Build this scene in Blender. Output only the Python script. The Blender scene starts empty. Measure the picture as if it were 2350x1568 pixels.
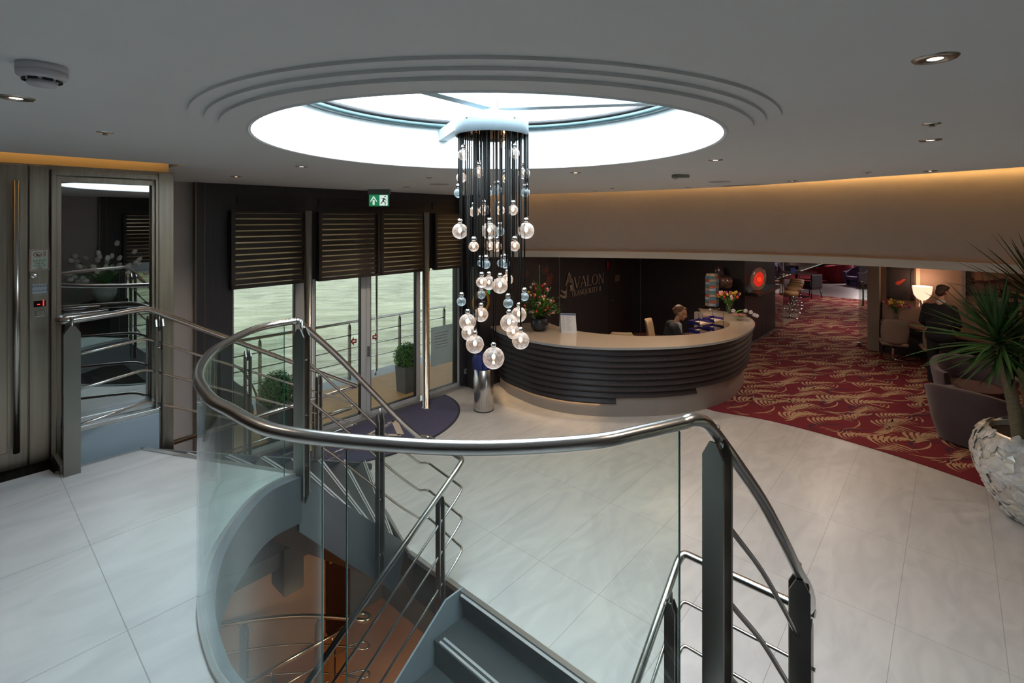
import bpy, bmesh, math, random
from mathutils import Vector, Matrix
R = math.radians; PI = math.pi
random.seed(7)
SC = bpy.context.scene
COL = SC.collection

# ------------------------------------------------------------------ camera, sky, daylight, exposure
F = 1145.0            # focal length in pixels of the 2350 px wide frame
CX, CY = 1175.0, 505.0
E = 3.0               # eye height above the lobby floor
cd = bpy.data.cameras.new('camera'); cam = bpy.data.objects.new('camera', cd); COL.objects.link(cam)
cd.sensor_width = 36.0; cd.lens = F / 2350 * 36.0
cd.shift_y = -(784 - CY) / 2350.0
cd.clip_start = 0.05; cd.clip_end = 2000
cam.location = (0, 0, E); cam.rotation_euler = (R(90), 0, 0)
SC.camera = cam

world = bpy.data.worlds.new('overcast_sky'); SC.world = world; world.use_nodes = True
wn = world.node_tree.nodes; wl = world.node_tree.links
bg = wn['Background']; tc = wn.new('ShaderNodeTexCoord'); mp = wn.new('ShaderNodeMapping'); ns = wn.new('ShaderNodeTexNoise'); cr = wn.new('ShaderNodeValToRGB')
mp.inputs['Scale'].default_value = (1.5, 1.5, 5); ns.inputs['Scale'].default_value = 2.2; ns.inputs['Detail'].default_value = 5
cr.color_ramp.elements[0].position = .3; cr.color_ramp.elements[0].color = (.74, .80, .84, 1)
cr.color_ramp.elements[1].position = .7; cr.color_ramp.elements[1].color = (.94, .98, 1, 1)
wl.new(tc.outputs['Generated'], mp.inputs[0]); wl.new(mp.outputs[0], ns.inputs[0]); wl.new(ns.outputs[0], cr.inputs[0]); wl.new(cr.outputs[0], bg.inputs[0])
bg.inputs['Strength'].default_value = 1.5

VS = SC.view_settings
SC.display_settings.display_device = 'sRGB'
VS.view_transform = 'Standard'; VS.look = 'None'; VS.gamma = 1.0; VS.use_curve_mapping = False
VS.exposure = 0.6
try:
    SC.cycles.use_denoising = True
    SC.cycles.use_adaptive_sampling = True; SC.cycles.adaptive_threshold = 0.02
    SC.cycles.max_bounces = 8; SC.cycles.diffuse_bounces = 4; SC.cycles.glossy_bounces = 4
    SC.cycles.transparent_max_bounces = 40; SC.cycles.transmission_bounces = 8
    SC.cycles.sample_clamp_indirect = 4.0
    SC.cycles.caustics_reflective = False; SC.cycles.caustics_refractive = False
except Exception: pass

# local frame of the ship: s runs along the hull, t across it towards the entrance doors, origin below the skylight
C0 = Vector((-.11, 2.72, 0))
U = Vector((.663, .749, 0)).normalized(); N = Vector((-.749, .663, 0)).normalized()
ANG = math.atan2(U.y, U.x)
def W(s, t, z=0.0): return C0 + U * s + N * t + Vector((0, 0, z))
def ST(p):
    d = Vector((p[0], p[1], 0)) - C0
    return d.dot(U), d.dot(N)
def P(px, py, z=0.0):            # a measured pixel on a horizontal plane
    Y = (E - z) * F / (py - CY)
    return Vector(((px - CX) / F * Y, Y, z))
def TW(px, py, t):               # a measured pixel on a plane t = const -> s, z
    a = (px - CX) / F
    Y = (t + N.dot(C0)) / (N.x * a + N.y)
    p = Vector((a * Y, Y, 0))
    return ST(p)[0], E - (py - CY) * Y / F
def SW(px, py, s):               # a measured pixel on a plane s = const -> t, z
    a = (px - CX) / F
    Y = (s + U.dot(C0)) / (U.x * a + U.y)
    p = Vector((a * Y, Y, 0))
    return ST(p)[1], E - (py - CY) * Y / F

LAND = 1.34           # landing level
CEIL = 3.44

# large lights
def area(name, loc, sx, sy, power, color, shape='RECTANGLE', target=None):
    l = bpy.data.lights.new(name, 'AREA'); l.shape = shape; l.size = sx; l.size_y = sy; l.energy = power; l.color = color
    o = bpy.data.objects.new(name, l); COL.objects.link(o); o.location = loc
    if target is not None: o.rotation_euler = (Vector(target) - Vector(loc)).to_track_quat('-Z', 'Y').to_euler()
    return o
area('skylight_daylight', (C0.x, C0.y, 4.15), 2.25, 2.25, 182, (.87, .94, 1.0), 'DISK', (C0.x, C0.y, 0))

# ------------------------------------------------------------------ materials
MATS = {}
def mat(name, col, rough=.5, metal=0.0, emit=None, estr=0, bump=0, bscale=40, vary=0, vscale=6, coat=0, spec=None, stretch=None, trans=0, col2=None, sheen=0):
    if name in MATS: return MATS[name]
    m = bpy.data.materials.new(name); m.use_nodes = True; nt = m.node_tree; b = nt.nodes['Principled BSDF']
    b.inputs['Base Color'].default_value = (*col, 1); b.inputs['Roughness'].default_value = rough; b.inputs['Metallic'].default_value = metal
    if spec is not None: b.inputs['Specular IOR Level'].default_value = spec
    if coat: b.inputs['Coat Weight'].default_value = coat; b.inputs['Coat Roughness'].default_value = .08
    if sheen: b.inputs['Sheen Weight'].default_value = sheen
    if trans: b.inputs['Transmission Weight'].default_value = trans
    if emit: b.inputs['Emission Color'].default_value = (*emit, 1); b.inputs['Emission Strength'].default_value = estr
    t = nt.nodes.new('ShaderNodeTexCoord'); mpn = nt.nodes.new('ShaderNodeMapping'); nt.links.new(t.outputs['Object'], mpn.inputs[0])
    if stretch: mpn.inputs['Scale'].default_value = stretch
    n = nt.nodes.new('ShaderNodeTexNoise'); n.inputs['Scale'].default_value = vscale; n.inputs['Detail'].default_value = 5
    nt.links.new(mpn.outputs[0], n.inputs[0])
    r = nt.nodes.new('ShaderNodeValToRGB'); v = vary
    c2 = col2 if col2 else tuple(min(1, c * (1 + v)) for c in col); c1 = tuple(c * (1 - v) for c in col) if not col2 else col
    r.color_ramp.elements[0].position = .3; r.color_ramp.elements[0].color = (*c1, 1)
    r.color_ramp.elements[1].position = .7; r.color_ramp.elements[1].color = (*c2, 1)
    nt.links.new(n.outputs[0], r.inputs[0]); nt.links.new(r.outputs[0], b.inputs['Base Color'])
    if bump:
        n2 = nt.nodes.new('ShaderNodeTexNoise'); n2.inputs['Scale'].default_value = bscale; n2.inputs['Detail'].default_value = 4
        nt.links.new(mpn.outputs[0], n2.inputs[0])
        bp = nt.nodes.new('ShaderNodeBump'); bp.inputs['Strength'].default_value = bump; bp.inputs['Distance'].default_value = .01
        nt.links.new(n2.outputs[0], bp.inputs['Height']); nt.links.new(bp.outputs[0], b.inputs['Normal'])
    MATS[name] = m
    return m

def glassmat(name, tint, refl=1.0, milk=0.0, milkcol=(1, 1, 1), ior=1.5, rough=0.0, milkscale=120):
    """thin clear glass: tinted transparency, fresnel reflection, optional milky seeds"""
    if name in MATS: return MATS[name]
    m = bpy.data.materials.new(name); m.use_nodes = True; nt = m.node_tree; nt.nodes.clear()
    out = nt.nodes.new('ShaderNodeOutputMaterial'); tr = nt.nodes.new('ShaderNodeBsdfTransparent'); gl = nt.nodes.new('ShaderNodeBsdfGlossy')
    tr.inputs[0].default_value = (*tint, 1); gl.inputs['Roughness'].default_value = rough; gl.inputs[0].default_value = (refl, refl, refl, 1)
    fw_ = nt.nodes.new('ShaderNodeLayerWeight'); fw_.inputs[0].default_value = .5     # Facing is symmetric for both sides of a pane
    pw = nt.nodes.new('ShaderNodeMath'); pw.operation = 'POWER'; pw.inputs[1].default_value = 5; nt.links.new(fw_.outputs['Facing'], pw.inputs[0])
    f0 = ((ior - 1) / (ior + 1)) ** 2
    fr = nt.nodes.new('ShaderNodeMath'); fr.operation = 'MULTIPLY_ADD'; fr.inputs[1].default_value = 1 - f0; fr.inputs[2].default_value = f0; nt.links.new(pw.outputs[0], fr.inputs[0])
    mx = nt.nodes.new('ShaderNodeMixShader'); nt.links.new(fr.outputs[0], mx.inputs[0]); nt.links.new(tr.outputs[0], mx.inputs[1]); nt.links.new(gl.outputs[0], mx.inputs[2])
    last = mx
    if milk:
        t = nt.nodes.new('ShaderNodeTexCoord'); n = nt.nodes.new('ShaderNodeTexNoise'); n.inputs['Scale'].default_value = milkscale; n.inputs['Detail'].default_value = 6
        nt.links.new(t.outputs['Object'], n.inputs[0])
        lw = nt.nodes.new('ShaderNodeLayerWeight'); lw.inputs[0].default_value = .35
        ma = nt.nodes.new('ShaderNodeMath'); ma.operation = 'MULTIPLY_ADD'; ma.inputs[1].default_value = 2.2; ma.inputs[2].default_value = -.6
        nt.links.new(n.outputs[0], ma.inputs[0])
        ad = nt.nodes.new('ShaderNodeMath'); ad.operation = 'ADD'; nt.links.new(ma.outputs[0], ad.inputs[0]); nt.links.new(lw.outputs['Facing'], ad.inputs[1])
        mm = nt.nodes.new('ShaderNodeMath'); mm.operation = 'MULTIPLY'; mm.use_clamp = True; mm.inputs[1].default_value = milk; nt.links.new(ad.outputs[0], mm.inputs[0])
        df = nt.nodes.new('ShaderNodeBsdfDiffuse'); df.inputs[0].default_value = (*milkcol, 1)
        tl = nt.nodes.new('ShaderNodeBsdfTranslucent'); tl.inputs[0].default_value = (*milkcol, 1)
        md = nt.nodes.new('ShaderNodeMixShader'); md.inputs[0].default_value = .5; nt.links.new(df.outputs[0], md.inputs[1]); nt.links.new(tl.outputs[0], md.inputs[2])
        mx2 = nt.nodes.new('ShaderNodeMixShader'); nt.links.new(mm.outputs[0], mx2.inputs[0]); nt.links.new(mx.outputs[0], mx2.inputs[1]); nt.links.new(md.outputs[0], mx2.inputs[2])
        last = mx2
    nt.links.new(last.outputs[0], out.inputs[0])
    MATS[name] = m
    return m

def floormat(name, base, mortar, sx, sy, ox, oy):
    m = bpy.data.materials.new(name); m.use_nodes = True; nt = m.node_tree; b = nt.nodes['Principled BSDF']; L = nt.links
    t = nt.nodes.new('ShaderNodeTexCoord'); mpn = nt.nodes.new('ShaderNodeMapping'); mpn.vector_type = 'POINT'
    mpn.inputs['Rotation'].default_value = (0, 0, -ANG); mpn.inputs['Location'].default_value = (-ox, -oy, 0); L.new(t.outputs['Object'], mpn.inputs[0])
    br = nt.nodes.new('ShaderNodeTexBrick'); br.offset = 0.0; br.inputs['Scale'].default_value = 1.0
    br.inputs['Brick Width'].default_value = sx; br.inputs['Row Height'].default_value = sy; br.inputs['Mortar Size'].default_value = .0022; br.inputs['Mortar Smooth'].default_value = .2
    br.inputs['Color1'].default_value = (*base, 1); br.inputs['Color2'].default_value = (*[c * .96 for c in base], 1); br.inputs['Mortar'].default_value = (*mortar, 1)
    L.new(mpn.outputs[0], br.inputs[0])
    n = nt.nodes.new('ShaderNodeTexNoise'); n.inputs['Scale'].default_value = 1.6; n.inputs['Detail'].default_value = 9; n.inputs['Distortion'].default_value = 1.6
    m2 = nt.nodes.new('ShaderNodeMapping'); m2.inputs['Scale'].default_value = (1, 2.6, 1); L.new(mpn.outputs[0], m2.inputs[0]); L.new(m2.outputs[0], n.inputs[0])
    r = nt.nodes.new('ShaderNodeValToRGB'); r.color_ramp.elements[0].position = .35; r.color_ramp.elements[0].color = (.86, .86, .87, 1)
    r.color_ramp.elements[1].position = .62; r.color_ramp.elements[1].color = (1, 1, 1, 1); L.new(n.outputs[0], r.inputs[0])
    mx = nt.nodes.new('ShaderNodeMix'); mx.data_type = 'RGBA'; mx.blend_type = 'MULTIPLY'; mx.inputs[0].default_value = 1
    L.new(br.outputs[0], mx.inputs[6]); L.new(r.outputs[0], mx.inputs[7]); L.new(mx.outputs[2], b.inputs['Base Color'])
    b.inputs['Roughness'].default_value = .33; b.inputs['Specular IOR Level'].default_value = .45
    MATS[name] = m
    return m

STEEL = mat('brushed_steel', (.50, .485, .46), .24, 1.0, bump=.04, bscale=300, vary=.06, stretch=(1, 1, .05))
STEELD = mat('brushed_steel_post', (.27, .255, .235), .33, 1.0, vary=.08, stretch=(1, 1, .1))
LIFTST = mat('lift_steel', (.36, .31, .25), .32, 1.0, vary=.14, vscale=3, stretch=(14, 14, .6))
CHROME = mat('chrome', (.75, .75, .76), .08, 1.0)
PLASTER = mat('ceiling_plaster', (.80, .795, .785), .75, vary=.01)
WHITE = mat('white_paint', (.86, .88, .88), .5)
FLOORM = floormat('pale_stone_tiles', (.54, .54, .54), (.30, .295, .29), 1.2, .6, 1.049, .326)
LANDM = floormat('landing_stone_tiles', (.47, .485, .50), (.27, .27, .27), 1.6, .8, .48, .1)
WALLBEIGE = mat('beige_wall_fabric', (.50, .455, .44), .85, bump=.15, bscale=400, vary=.02)
BAND = mat('pale_band', (.86, .83, .76), .5)
DARKP = mat('dark_brown_panel', (.030, .028, .034), .42, vary=.15, vscale=30, stretch=(1, 1, .1))
WENGE = mat('dark_wenge', (.026, .020, .023), .48, vary=.2, vscale=20)
STAIRG = mat('grey_steel_paint', (.062, .070, .078), .45, vary=.03, bump=.05, bscale=200)
TREAD = mat('dark_grey_tread', (.032, .038, .043), .5, bump=.08, bscale=300, vary=.08)
NOSE = mat('pale_nosing_strip', (.5, .52, .55), .35, metal=.4)
TRIM = mat('satin_trim', (.45, .46, .46), .3, metal=.8)
GLASS = glassmat('balustrade_glass', (.90, .955, .94), 1.0, ior=1.35)
GEDGE = mat('glass_edge_green', (.03, .14, .11), .15, spec=.8)
WGLASS = glassmat('window_glass', (.86, .90, .88), .8, ior=1.35)
ALU = mat('white_aluminium', (.50, .53, .56), .4)
BLACK = mat('black_rubber', (.012, .012, .014), .5)
WARM = mat('warm_led', (1, .6, .2), .5, emit=(1.0, .56, .16), estr=2.2)

# ------------------------------------------------------------------ mesh helpers
ORG = {}
def new(): return bmesh.new()
def box(bm, x0, x1, y0, y1, z0, z1, M=None):
    vs = [bm.verts.new(Vector((x, y, z)) if M is None else M @ Vector((x, y, z))) for x in (x0, x1) for y in (y0, y1) for z in (z0, z1)]
    for f in ((0, 1, 3, 2), (4, 6, 7, 5), (0, 4, 5, 1), (2, 3, 7, 6), (0, 2, 6, 4), (1, 5, 7, 3)):
        bm.faces.new([vs[i] for i in f])
STM = Matrix.Translation(C0) @ Matrix.Rotation(ANG, 4, 'Z')
def sbox(bm, s0, s1, t0, t1, z0, z1): box(bm, s0, s1, t0, t1, z0, z1, STM)
def prism(bm, pts, z0, z1, M=None):
    """closed polygon (x,y) extruded in z; concave allowed"""
    lo = [bm.verts.new((M @ Vector((p[0], p[1], z0))) if M else Vector((p[0], p[1], z0))) for p in pts]
    hi = [bm.verts.new((M @ Vector((p[0], p[1], z1))) if M else Vector((p[0], p[1], z1))) for p in pts]
    n = len(pts)
    a = bm.faces.new(lo[::-1]); b = bm.faces.new(hi); a.normal_update(); b.normal_update()
    for i in range(n): bm.faces.new((lo[i], lo[(i + 1) % n], hi[(i + 1) % n], hi[i]))
    bmesh.ops.triangulate(bm, faces=[a, b])
def fillet(pts, r, n=6):
    pts = [Vector(p) for p in pts]; out = [pts[0]]
    for i in range(1, len(pts) - 1):
        a, b, c = pts[i - 1], pts[i], pts[i + 1]
        d1 = (a - b); d2 = (c - b); rr = min(r, d1.length * .45, d2.length * .45)
        p0 = b + d1.normalized() * rr; p2 = b + d2.normalized() * rr
        for k in range(n + 1):
            u = k / n; out.append(p0 * (1 - u) ** 2 + b * 2 * u * (1 - u) + p2 * u * u)
    out.append(pts[-1]); return out
def smoothpath(pts, n=8):
    pts = [Vector(p) for p in pts]; out = []
    for i in range(len(pts) - 1):
        p0 = pts[max(i - 1, 0)]; p1 = pts[i]; p2 = pts[i + 1]; p3 = pts[min(i + 2, len(pts) - 1)]
        for k in range(n):
            t = k / n
            out.append(.5 * ((2 * p1) + (p2 - p0) * t + (2 * p0 - 5 * p1 + 4 * p2 - p3) * t * t + (3 * p1 - p0 - 3 * p2 + p3) * t ** 3))
    out.append(pts[-1]); return out
def tube(bm, pts, r, seg=14, cap=True, radii=None):
    pts = [Vector(p) for p in pts]
    q = [pts[0]]
    for p in pts[1:]:
        if (p - q[-1]).length > 1e-5: q.append(p)
    pts = q; rings = []; prev = None
    for i, p in enumerate(pts):
        d = (pts[min(i + 1, len(pts) - 1)] - pts[max(i - 1, 0)]).normalized()
        if prev is None:
            a = d.orthogonal().normalized()
        else:
            a = (prev - d * prev.dot(d)).normalized()
        prev = a; b = d.cross(a); rr = radii[i] if radii else r
        rings.append([bm.verts.new(p + (a * math.cos(2 * PI * k / seg) + b * math.sin(2 * PI * k / seg)) * rr) for k in range(seg)])
    for i in range(len(rings) - 1):
        for k in range(seg):
            f = bm.faces.new((rings[i][k], rings[i][(k + 1) % seg], rings[i + 1][(k + 1) % seg], rings[i + 1][k])); f.smooth = True
    if cap:
        bm.faces.new(rings[0][::-1]); bm.faces.new(rings[-1])
def lathe(bm, prof, c, seg=32, smooth=True, M=None):
    """profile [(r,z)] about a vertical axis at c"""
    c = Vector(c); rings = []
    for r, z in prof:
        if r < 1e-6:
            v = bm.verts.new((M @ Vector((0, 0, z)) if M else Vector((0, 0, z))) + c); rings.append([v])
        else:
            rings.append([bm.verts.new((M @ Vector((r * math.cos(2 * PI * k / seg), r * math.sin(2 * PI * k / seg), z)) if M else Vector((r * math.cos(2 * PI * k / seg), r * math.sin(2 * PI * k / seg), z))) + c) for k in range(seg)])
    for i in range(len(rings) - 1):
        a, b = rings[i], rings[i + 1]
        for k in range(seg):
            k2 = (k + 1) % seg
            if len(a) == 1 and len(b) == 1: continue
            if len(a) == 1: f = bm.faces.new((a[0], b[k2], b[k]))
            elif len(b) == 1: f = bm.faces.new((a[k], a[k2], b[0]))
            else: f = bm.faces.new((a[k], a[k2], b[k2], b[k]))
            f.smooth = smooth
def ball(bm, c, r, sc=(1, 1, 1), u=20, v=12, rot=None):
    M = Matrix.Translation(Vector(c)) @ (rot if rot else Matrix()) @ Matrix.Diagonal((*[r * k for k in sc], 1))
    g = bmesh.ops.create_uvsphere(bm, u_segments=u, v_segments=v, radius=1, matrix=M)
    for x in g['verts']:
        for f in x.link_faces: f.smooth = True
def loft(bm, rings, smooth=True, closed=True, cap=True):
    vr = [[bm.verts.new(Vector(p)) for p in r] for r in rings]
    for i in range(len(vr) - 1):
        n = len(vr[i])
        for k in range(n if closed else n - 1):
            f = bm.faces.new((vr[i][k], vr[i][(k + 1) % n], vr[i + 1][(k + 1) % n], vr[i + 1][k])); f.smooth = smooth
    if cap and closed:
        bm.faces.new(vr[0][::-1]); bm.faces.new(vr[-1])
def obj(name, bm, m, parent=None, bevel=0, smooth=None, recalc=True):
    if recalc: bmesh.ops.recalc_face_normals(bm, faces=bm.faces)
    if smooth:
        for f in bm.faces: f.smooth = True
    org = ORG.get(parent.name, Vector((0, 0, 0))) if parent else Vector((0, 0, 0))
    if parent: bmesh.ops.translate(bm, vec=-org, verts=bm.verts)
    me = bpy.data.meshes.new(name); bm.to_mesh(me); bm.free()
    ms = m if isinstance(m, (list, tuple)) else [m]
    for x in ms: me.materials.append(x)
    o = bpy.data.objects.new(name, me); COL.objects.link(o)
    if parent: o.parent = parent; ORG[o.name] = org
    if bevel:
        b = o.modifiers.new('bevel', 'BEVEL'); b.width = bevel; b.segments = 2; b.limit_method = 'ANGLE'; b.angle_limit = R(50)
    return o
def tag(o, label, cat, group=None):
    o['label'] = label; o['category'] = cat
    if group: o['group'] = group
    return o
def thing(name, label, cat, loc=(0, 0, 0), group=None):
    o = bpy.data.objects.new(name, None); COL.objects.link(o); o.location = loc; o.empty_display_size = .1
    ORG[o.name] = Vector(loc)
    return tag(o, label, cat, group)
def struct(name, bm, m, parent=None, **k):
    o = obj(name, bm, m, parent, **k)
    if not parent: o['kind'] = 'structure'
    return o
def sroot(name, loc):
    o = bpy.data.objects.new(name, None); COL.objects.link(o); o.location = loc; ORG[o.name] = Vector(loc); o['kind'] = 'structure'; return o
def dup(root, loc, rotz=0, label=None, group=None):
    def cp(o, par):
        c = o.copy(); COL.objects.link(c)
        if par: c.parent = par
        for ch in list(o.children): cp(ch, c)
        return c
    r = cp(root, None); r.location = loc; r.rotation_euler = (0, 0, rotz)
    if label: r['label'] = label
    if group: r['group'] = group
    return r
def text_mesh(s, size, extr, M, bm=None, align='CENTER'):
    cu = bpy.data.curves.new('t', 'FONT'); cu.body = s; cu.size = size; cu.extrude = extr; cu.align_x = align; cu.resolution_u = 3
    o = bpy.data.objects.new('t', cu); COL.objects.link(o)
    dg = bpy.context.evaluated_depsgraph_get(); me = bpy.data.meshes.new_from_object(o.evaluated_get(dg))
    b = bm or bmesh.new(); tmp = bmesh.new(); tmp.from_mesh(me); bmesh.ops.transform(tmp, matrix=M, verts=tmp.verts)
    me2 = bpy.data.meshes.new('t2'); tmp.to_mesh(me2); tmp.free(); b.from_mesh(me2)
    bpy.data.objects.remove(o); bpy.data.curves.remove(cu); bpy.data.meshes.remove(me); bpy.data.meshes.remove(me2)
    return b
def face_matrix(origin, xdir, ydir):
    x = Vector(xdir).normalized(); y = Vector(ydir).normalized(); z = x.cross(y)
    M = Matrix(((x.x, y.x, z.x, origin[0]), (x.y, y.y, z.y, origin[1]), (x.z, y.z, z.z, origin[2]), (0, 0, 0, 1)))
    return M

# ================================================================== THE SHELL
# ---- ceiling with stepped ring round the skylight
def ray_poly(c, th, poly):
    d = Vector((math.cos(th), math.sin(th))); best = None
    n = len(poly)
    for i in range(n):
        a = Vector(poly[i][:2]); b = Vector(poly[(i + 1) % n][:2]); e = b - a
        den = d.x * e.y - d.y * e.x
        if abs(den) < 1e-9: continue
        ac = a - Vector(c[:2]); u = (ac.x * e.y - ac.y * e.x) / den; v = (ac.x * d.y - ac.y * d.x) / den
        if u > 0 and -1e-6 <= v <= 1 + 1e-6 and (best is None or u < best): best = u
    return Vector(c[:2]) + d * (best or 1)
cove = [(-.62, 8.86), (.31, 8.54), (1.55, 7.80), (2.45, 7.05), (3.16, 6.25), (3.7, 5.14), (4.24, 4.13), (4.6, 3.0), (4.72, 1.8), (4.6, .4), (4.2, -1.0)]
cove = [tuple(p)[:2] for p in smoothpath([(x, y, 0) for x, y in cove], 5)]
wallc = [(-.685, 8.86), (.32, 8.98), (2.26, 8.67), (4.2, 7.94), (5.2, 7.21), (6.28, 6.12), (7.1, 4.6), (7.5, 2.6), (7.4, .5), (6.9, -1.2)]
wallc = [tuple(p)[:2] for p in smoothpath([(x, y, 0) for x, y in wallc], 5)]
def w2(s, t): p = W(s, t); return (p.x, p.y)
LS = -.77                              # end of the lift block
ceil_poly = [w2(-7, 2.72), w2(LS + .12, 2.72), w2(LS + .02, 2.86), w2(LS + .02, 4.79), w2(4.25, 4.79)] + cove + [w2(2.6, -4.79), w2(-7, -4.79)]
bm = new(); prev = None; nseg = 240
Rs = [(1.39, CEIL), (1.39, CEIL - .011), (1.335, CEIL - .012), (1.335, CEIL - .024), (1.285, CEIL - .025), (1.285, CEIL - .038), (1.185, CEIL - .040), (1.175, CEIL - .046), (1.165, CEIL - .040)]
cols = []
for k in range(nseg):
    th = 2 * PI * k / nseg; q = ray_poly(C0, th, ceil_poly)
    c = [bm.verts.new((q.x, q.y, CEIL + .05)), bm.verts.new((q.x, q.y, CEIL))]
    for r, z in Rs: c.append(bm.verts.new((C0.x + r * math.cos(th), C0.y + r * math.sin(th), z)))
    cols.append(c)
for k in range(nseg):
    a, b = cols[k], cols[(k + 1) % nseg]
    for i in range(len(a) - 1): bm.faces.new((a[i], b[i], b[i + 1], a[i + 1]))
ceiling = struct('ceiling', bm, PLASTER)
# plate above the ceiling void (closes the coves)
bm = new(); bmr = 1.2
prev = []
for k in range(96):
    th = 2 * PI * k / 96
    prev.append((bm.verts.new((C0.x + bmr * math.cos(th), C0.y + bmr * math.sin(th), 3.72)), bm.verts.new((C0.x + 14 * math.cos(th), C0.y + 14 * math.sin(th), 3.72))))
for k in range(96):
    a, b = prev[k], prev[(k + 1) % 96]; bm.faces.new((a[0], b[0], b[1], a[1]))
struct('ceiling', bm, WALLBEIGE)

# ---- skylight drum, ring, glass, beams
SKYW = mat('skylight_white_lining', (.93, .95, .96), .55)
bm = new(); lathe(bm, [(1.165, CEIL - .042), (1.165, 3.74), (1.25, 3.76), (1.25, 4.3)], C0, 96); struct('wall_skylight_drum', bm, SKYW)
sky = sroot('window_1', (C0.x, C0.y, 3.7))
bm = new(); lathe(bm, [(1.165, 3.695), (1.115, 3.695), (1.115, 3.722), (1.165, 3.722)], C0, 96); obj('window_frame', bm, mat('dark_teal_gasket', (.02, .05, .055), .4), sky)
bm = new(); lathe(bm, [(1.165, 3.728), (1.115, 3.728), (1.115, 3.755), (1.165, 3.755)], C0, 96); obj('window_gasket', bm, BLACK, sky)
bm = new(); lathe(bm, [(0, 3.77), (1.165, 3.77)], C0, 96)
SKG = glassmat('wet_roof_glass', (.84, .93, .96), 1, milk=.6, milkcol=(.84, .93, .96), milkscale=9)
obj('roof_pane', bm, SKG, sky)
bm = new()
for a in (R(111), R(-9), R(231)):
    M = Matrix.Translation((C0.x, C0.y, 0)) @ Matrix.Rotation(a, 4, 'Z'); box(bm, .04, 1.16, -.035, .035, 3.60, 3.68, M)
obj('support_beam', bm, mat('beam_paint', (.26, .33, .35), .5), sky)

# ---- floors
def slabpoly(name, pts_st, z0, z1, m, kind=True):
    bm = new(); prism(bm, pts_st, z0, z1, STM); return struct(name, bm, m)
# lobby floor, in one L-shaped slab round the stair opening
floor_pts = [(.80, 1.79), (1.02, 2.5), (1.3, 3.3), (-.9, 3.3), (-.9, 4.79), (40, 4.79), (40, -4.79), (-.6, -4.79), (-.6, -3.3), (.80, -2.0)]
slabpoly('floor', floor_pts, -.06, 0, FLOORM)
slabpoly('floor_underside', [(.83, 1.79), (1.05, 2.5), (1.33, 3.28), (-.9, 3.32), (-.9, 4.4), (4, 4.4), (4, -2), (.83, -2.0)], -.42, -.062, mat('opening_fascia', (.05, .052, .058), .5))
# bright trim round the opening
bm = new(); sbox(bm, .772, .812, -.75, 1.79, -.03, .012); prism(bm, [(.772, 1.75), (.80, 1.79), (1.04, 2.52), (1.0, 2.52)], -.03, .012, STM)
struct('trim_1', bm, TRIM)
# landing with the round well
def circ(r, a0, a1, n, z=None):
    out = []
    for k in range(n + 1):
        a = a0 + (a1 - a0) * k / n; out.append((r * math.cos(a), r * math.sin(a)))
    return out
RW = 1.355
aA = math.atan2(1.30, -.46)            # angle of the post at the head of the left flight
WP = [(-1.41, 3.27), (-1.53, 3.10), (-1.555, 2.87), (-1.50, 2.5), (-1.34, 2.13), (-1.13, 1.86), (-.975, 1.729), (-.74, 1.56), (-.416, 1.475), (-.095, 1.445), (.226, 1.482), (.415, 1.558), (.63, 1.66)]
WPS = [p for p in smoothpath([(x, y, 0) for x, y in WP], 8)]
well = [ST(p) for p in WPS]            # in (s,t)
def offp(pts, d):
    out = []
    for i, p in enumerate(pts):
        a = Vector(pts[max(i - 1, 0)]); b = Vector(pts[min(i + 1, len(pts) - 1)]); q = (b - a).normalized(); out.append((p[0] + q.y * d, p[1] - q.x * d))
    return out
land_pts = [(-6.9, 2.62), (-1.52, 2.62), (-1.50, 2.50), (-1.04, 2.50), (-.82, 2.03)] + well + [(-.82, -2.03), (-1.04, -2.5), (-1.04, -4.79), (-6.9, -4.79)]
slabpoly('floor_landing', land_pts, LAND - .03, LAND, LANDM)
# fascia of the landing, following the well
def ring_wall(bm, pts, z0, z1, th, M=STM):
    pts = [Vector((p[0], p[1])) for p in pts]; n = len(pts); vs = []
    for i, p in enumerate(pts):
        d = (pts[min(i + 1, n - 1)] - pts[max(i - 1, 0)]).normalized(); nn = Vector((d.y, -d.x)) * th
        vs.append([bm.verts.new(M @ Vector((x.x, x.y, z))) for x, z in ((p, z0), (p, z1), (p + nn, z1), (p + nn, z0))])
    for i in range(n - 1):
        for k in range(4): bm.faces.new((vs[i][k], vs[i][(k + 1) % 4], vs[i + 1][(k + 1) % 4], vs[i + 1][k]))
    bm.faces.new(vs[0]); bm.faces.new(vs[-1])
bm = new(); ring_wall(bm, offp(well, -.012), LAND - .30, LAND - .005, -.05); struct('trim_2', bm, STAIRG)
bm = new(); ring_wall(bm, offp(well, -.02), LAND - .02, LAND + .012, .022); struct('trim_3', bm, TRIM)
# soffit below the landing
slabpoly('ceiling_below_landing', [(-6.9, 4.7), (-1.04, 3.3), (-1.04, 2.50), (-.82, 2.03)] + offp(well, .04) + [(-1.04, -2.5), (-6.9, -4.7)], LAND - .32, LAND - .29, mat('grey_soffit', (.16, .16, .17), .7))
# edge trim of the landing along the head of the left flight and in front of the lift glass
bm = new()
for a, b in (((-1.50, 2.50), (-1.04, 2.50)), ((-1.04, 2.50), (-.82, 2.03)), ((-.82, 2.03), (-.47, 1.33))):
    a = Vector(a); b = Vector(b); d = (b - a).normalized(); n_ = Vector((-d.y, d.x)) * .035
    prism(bm, [a, b, b + n_, a + n_], LAND - .19, LAND + .006, STM)
struct('trim_4', bm, TRIM)

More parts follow.
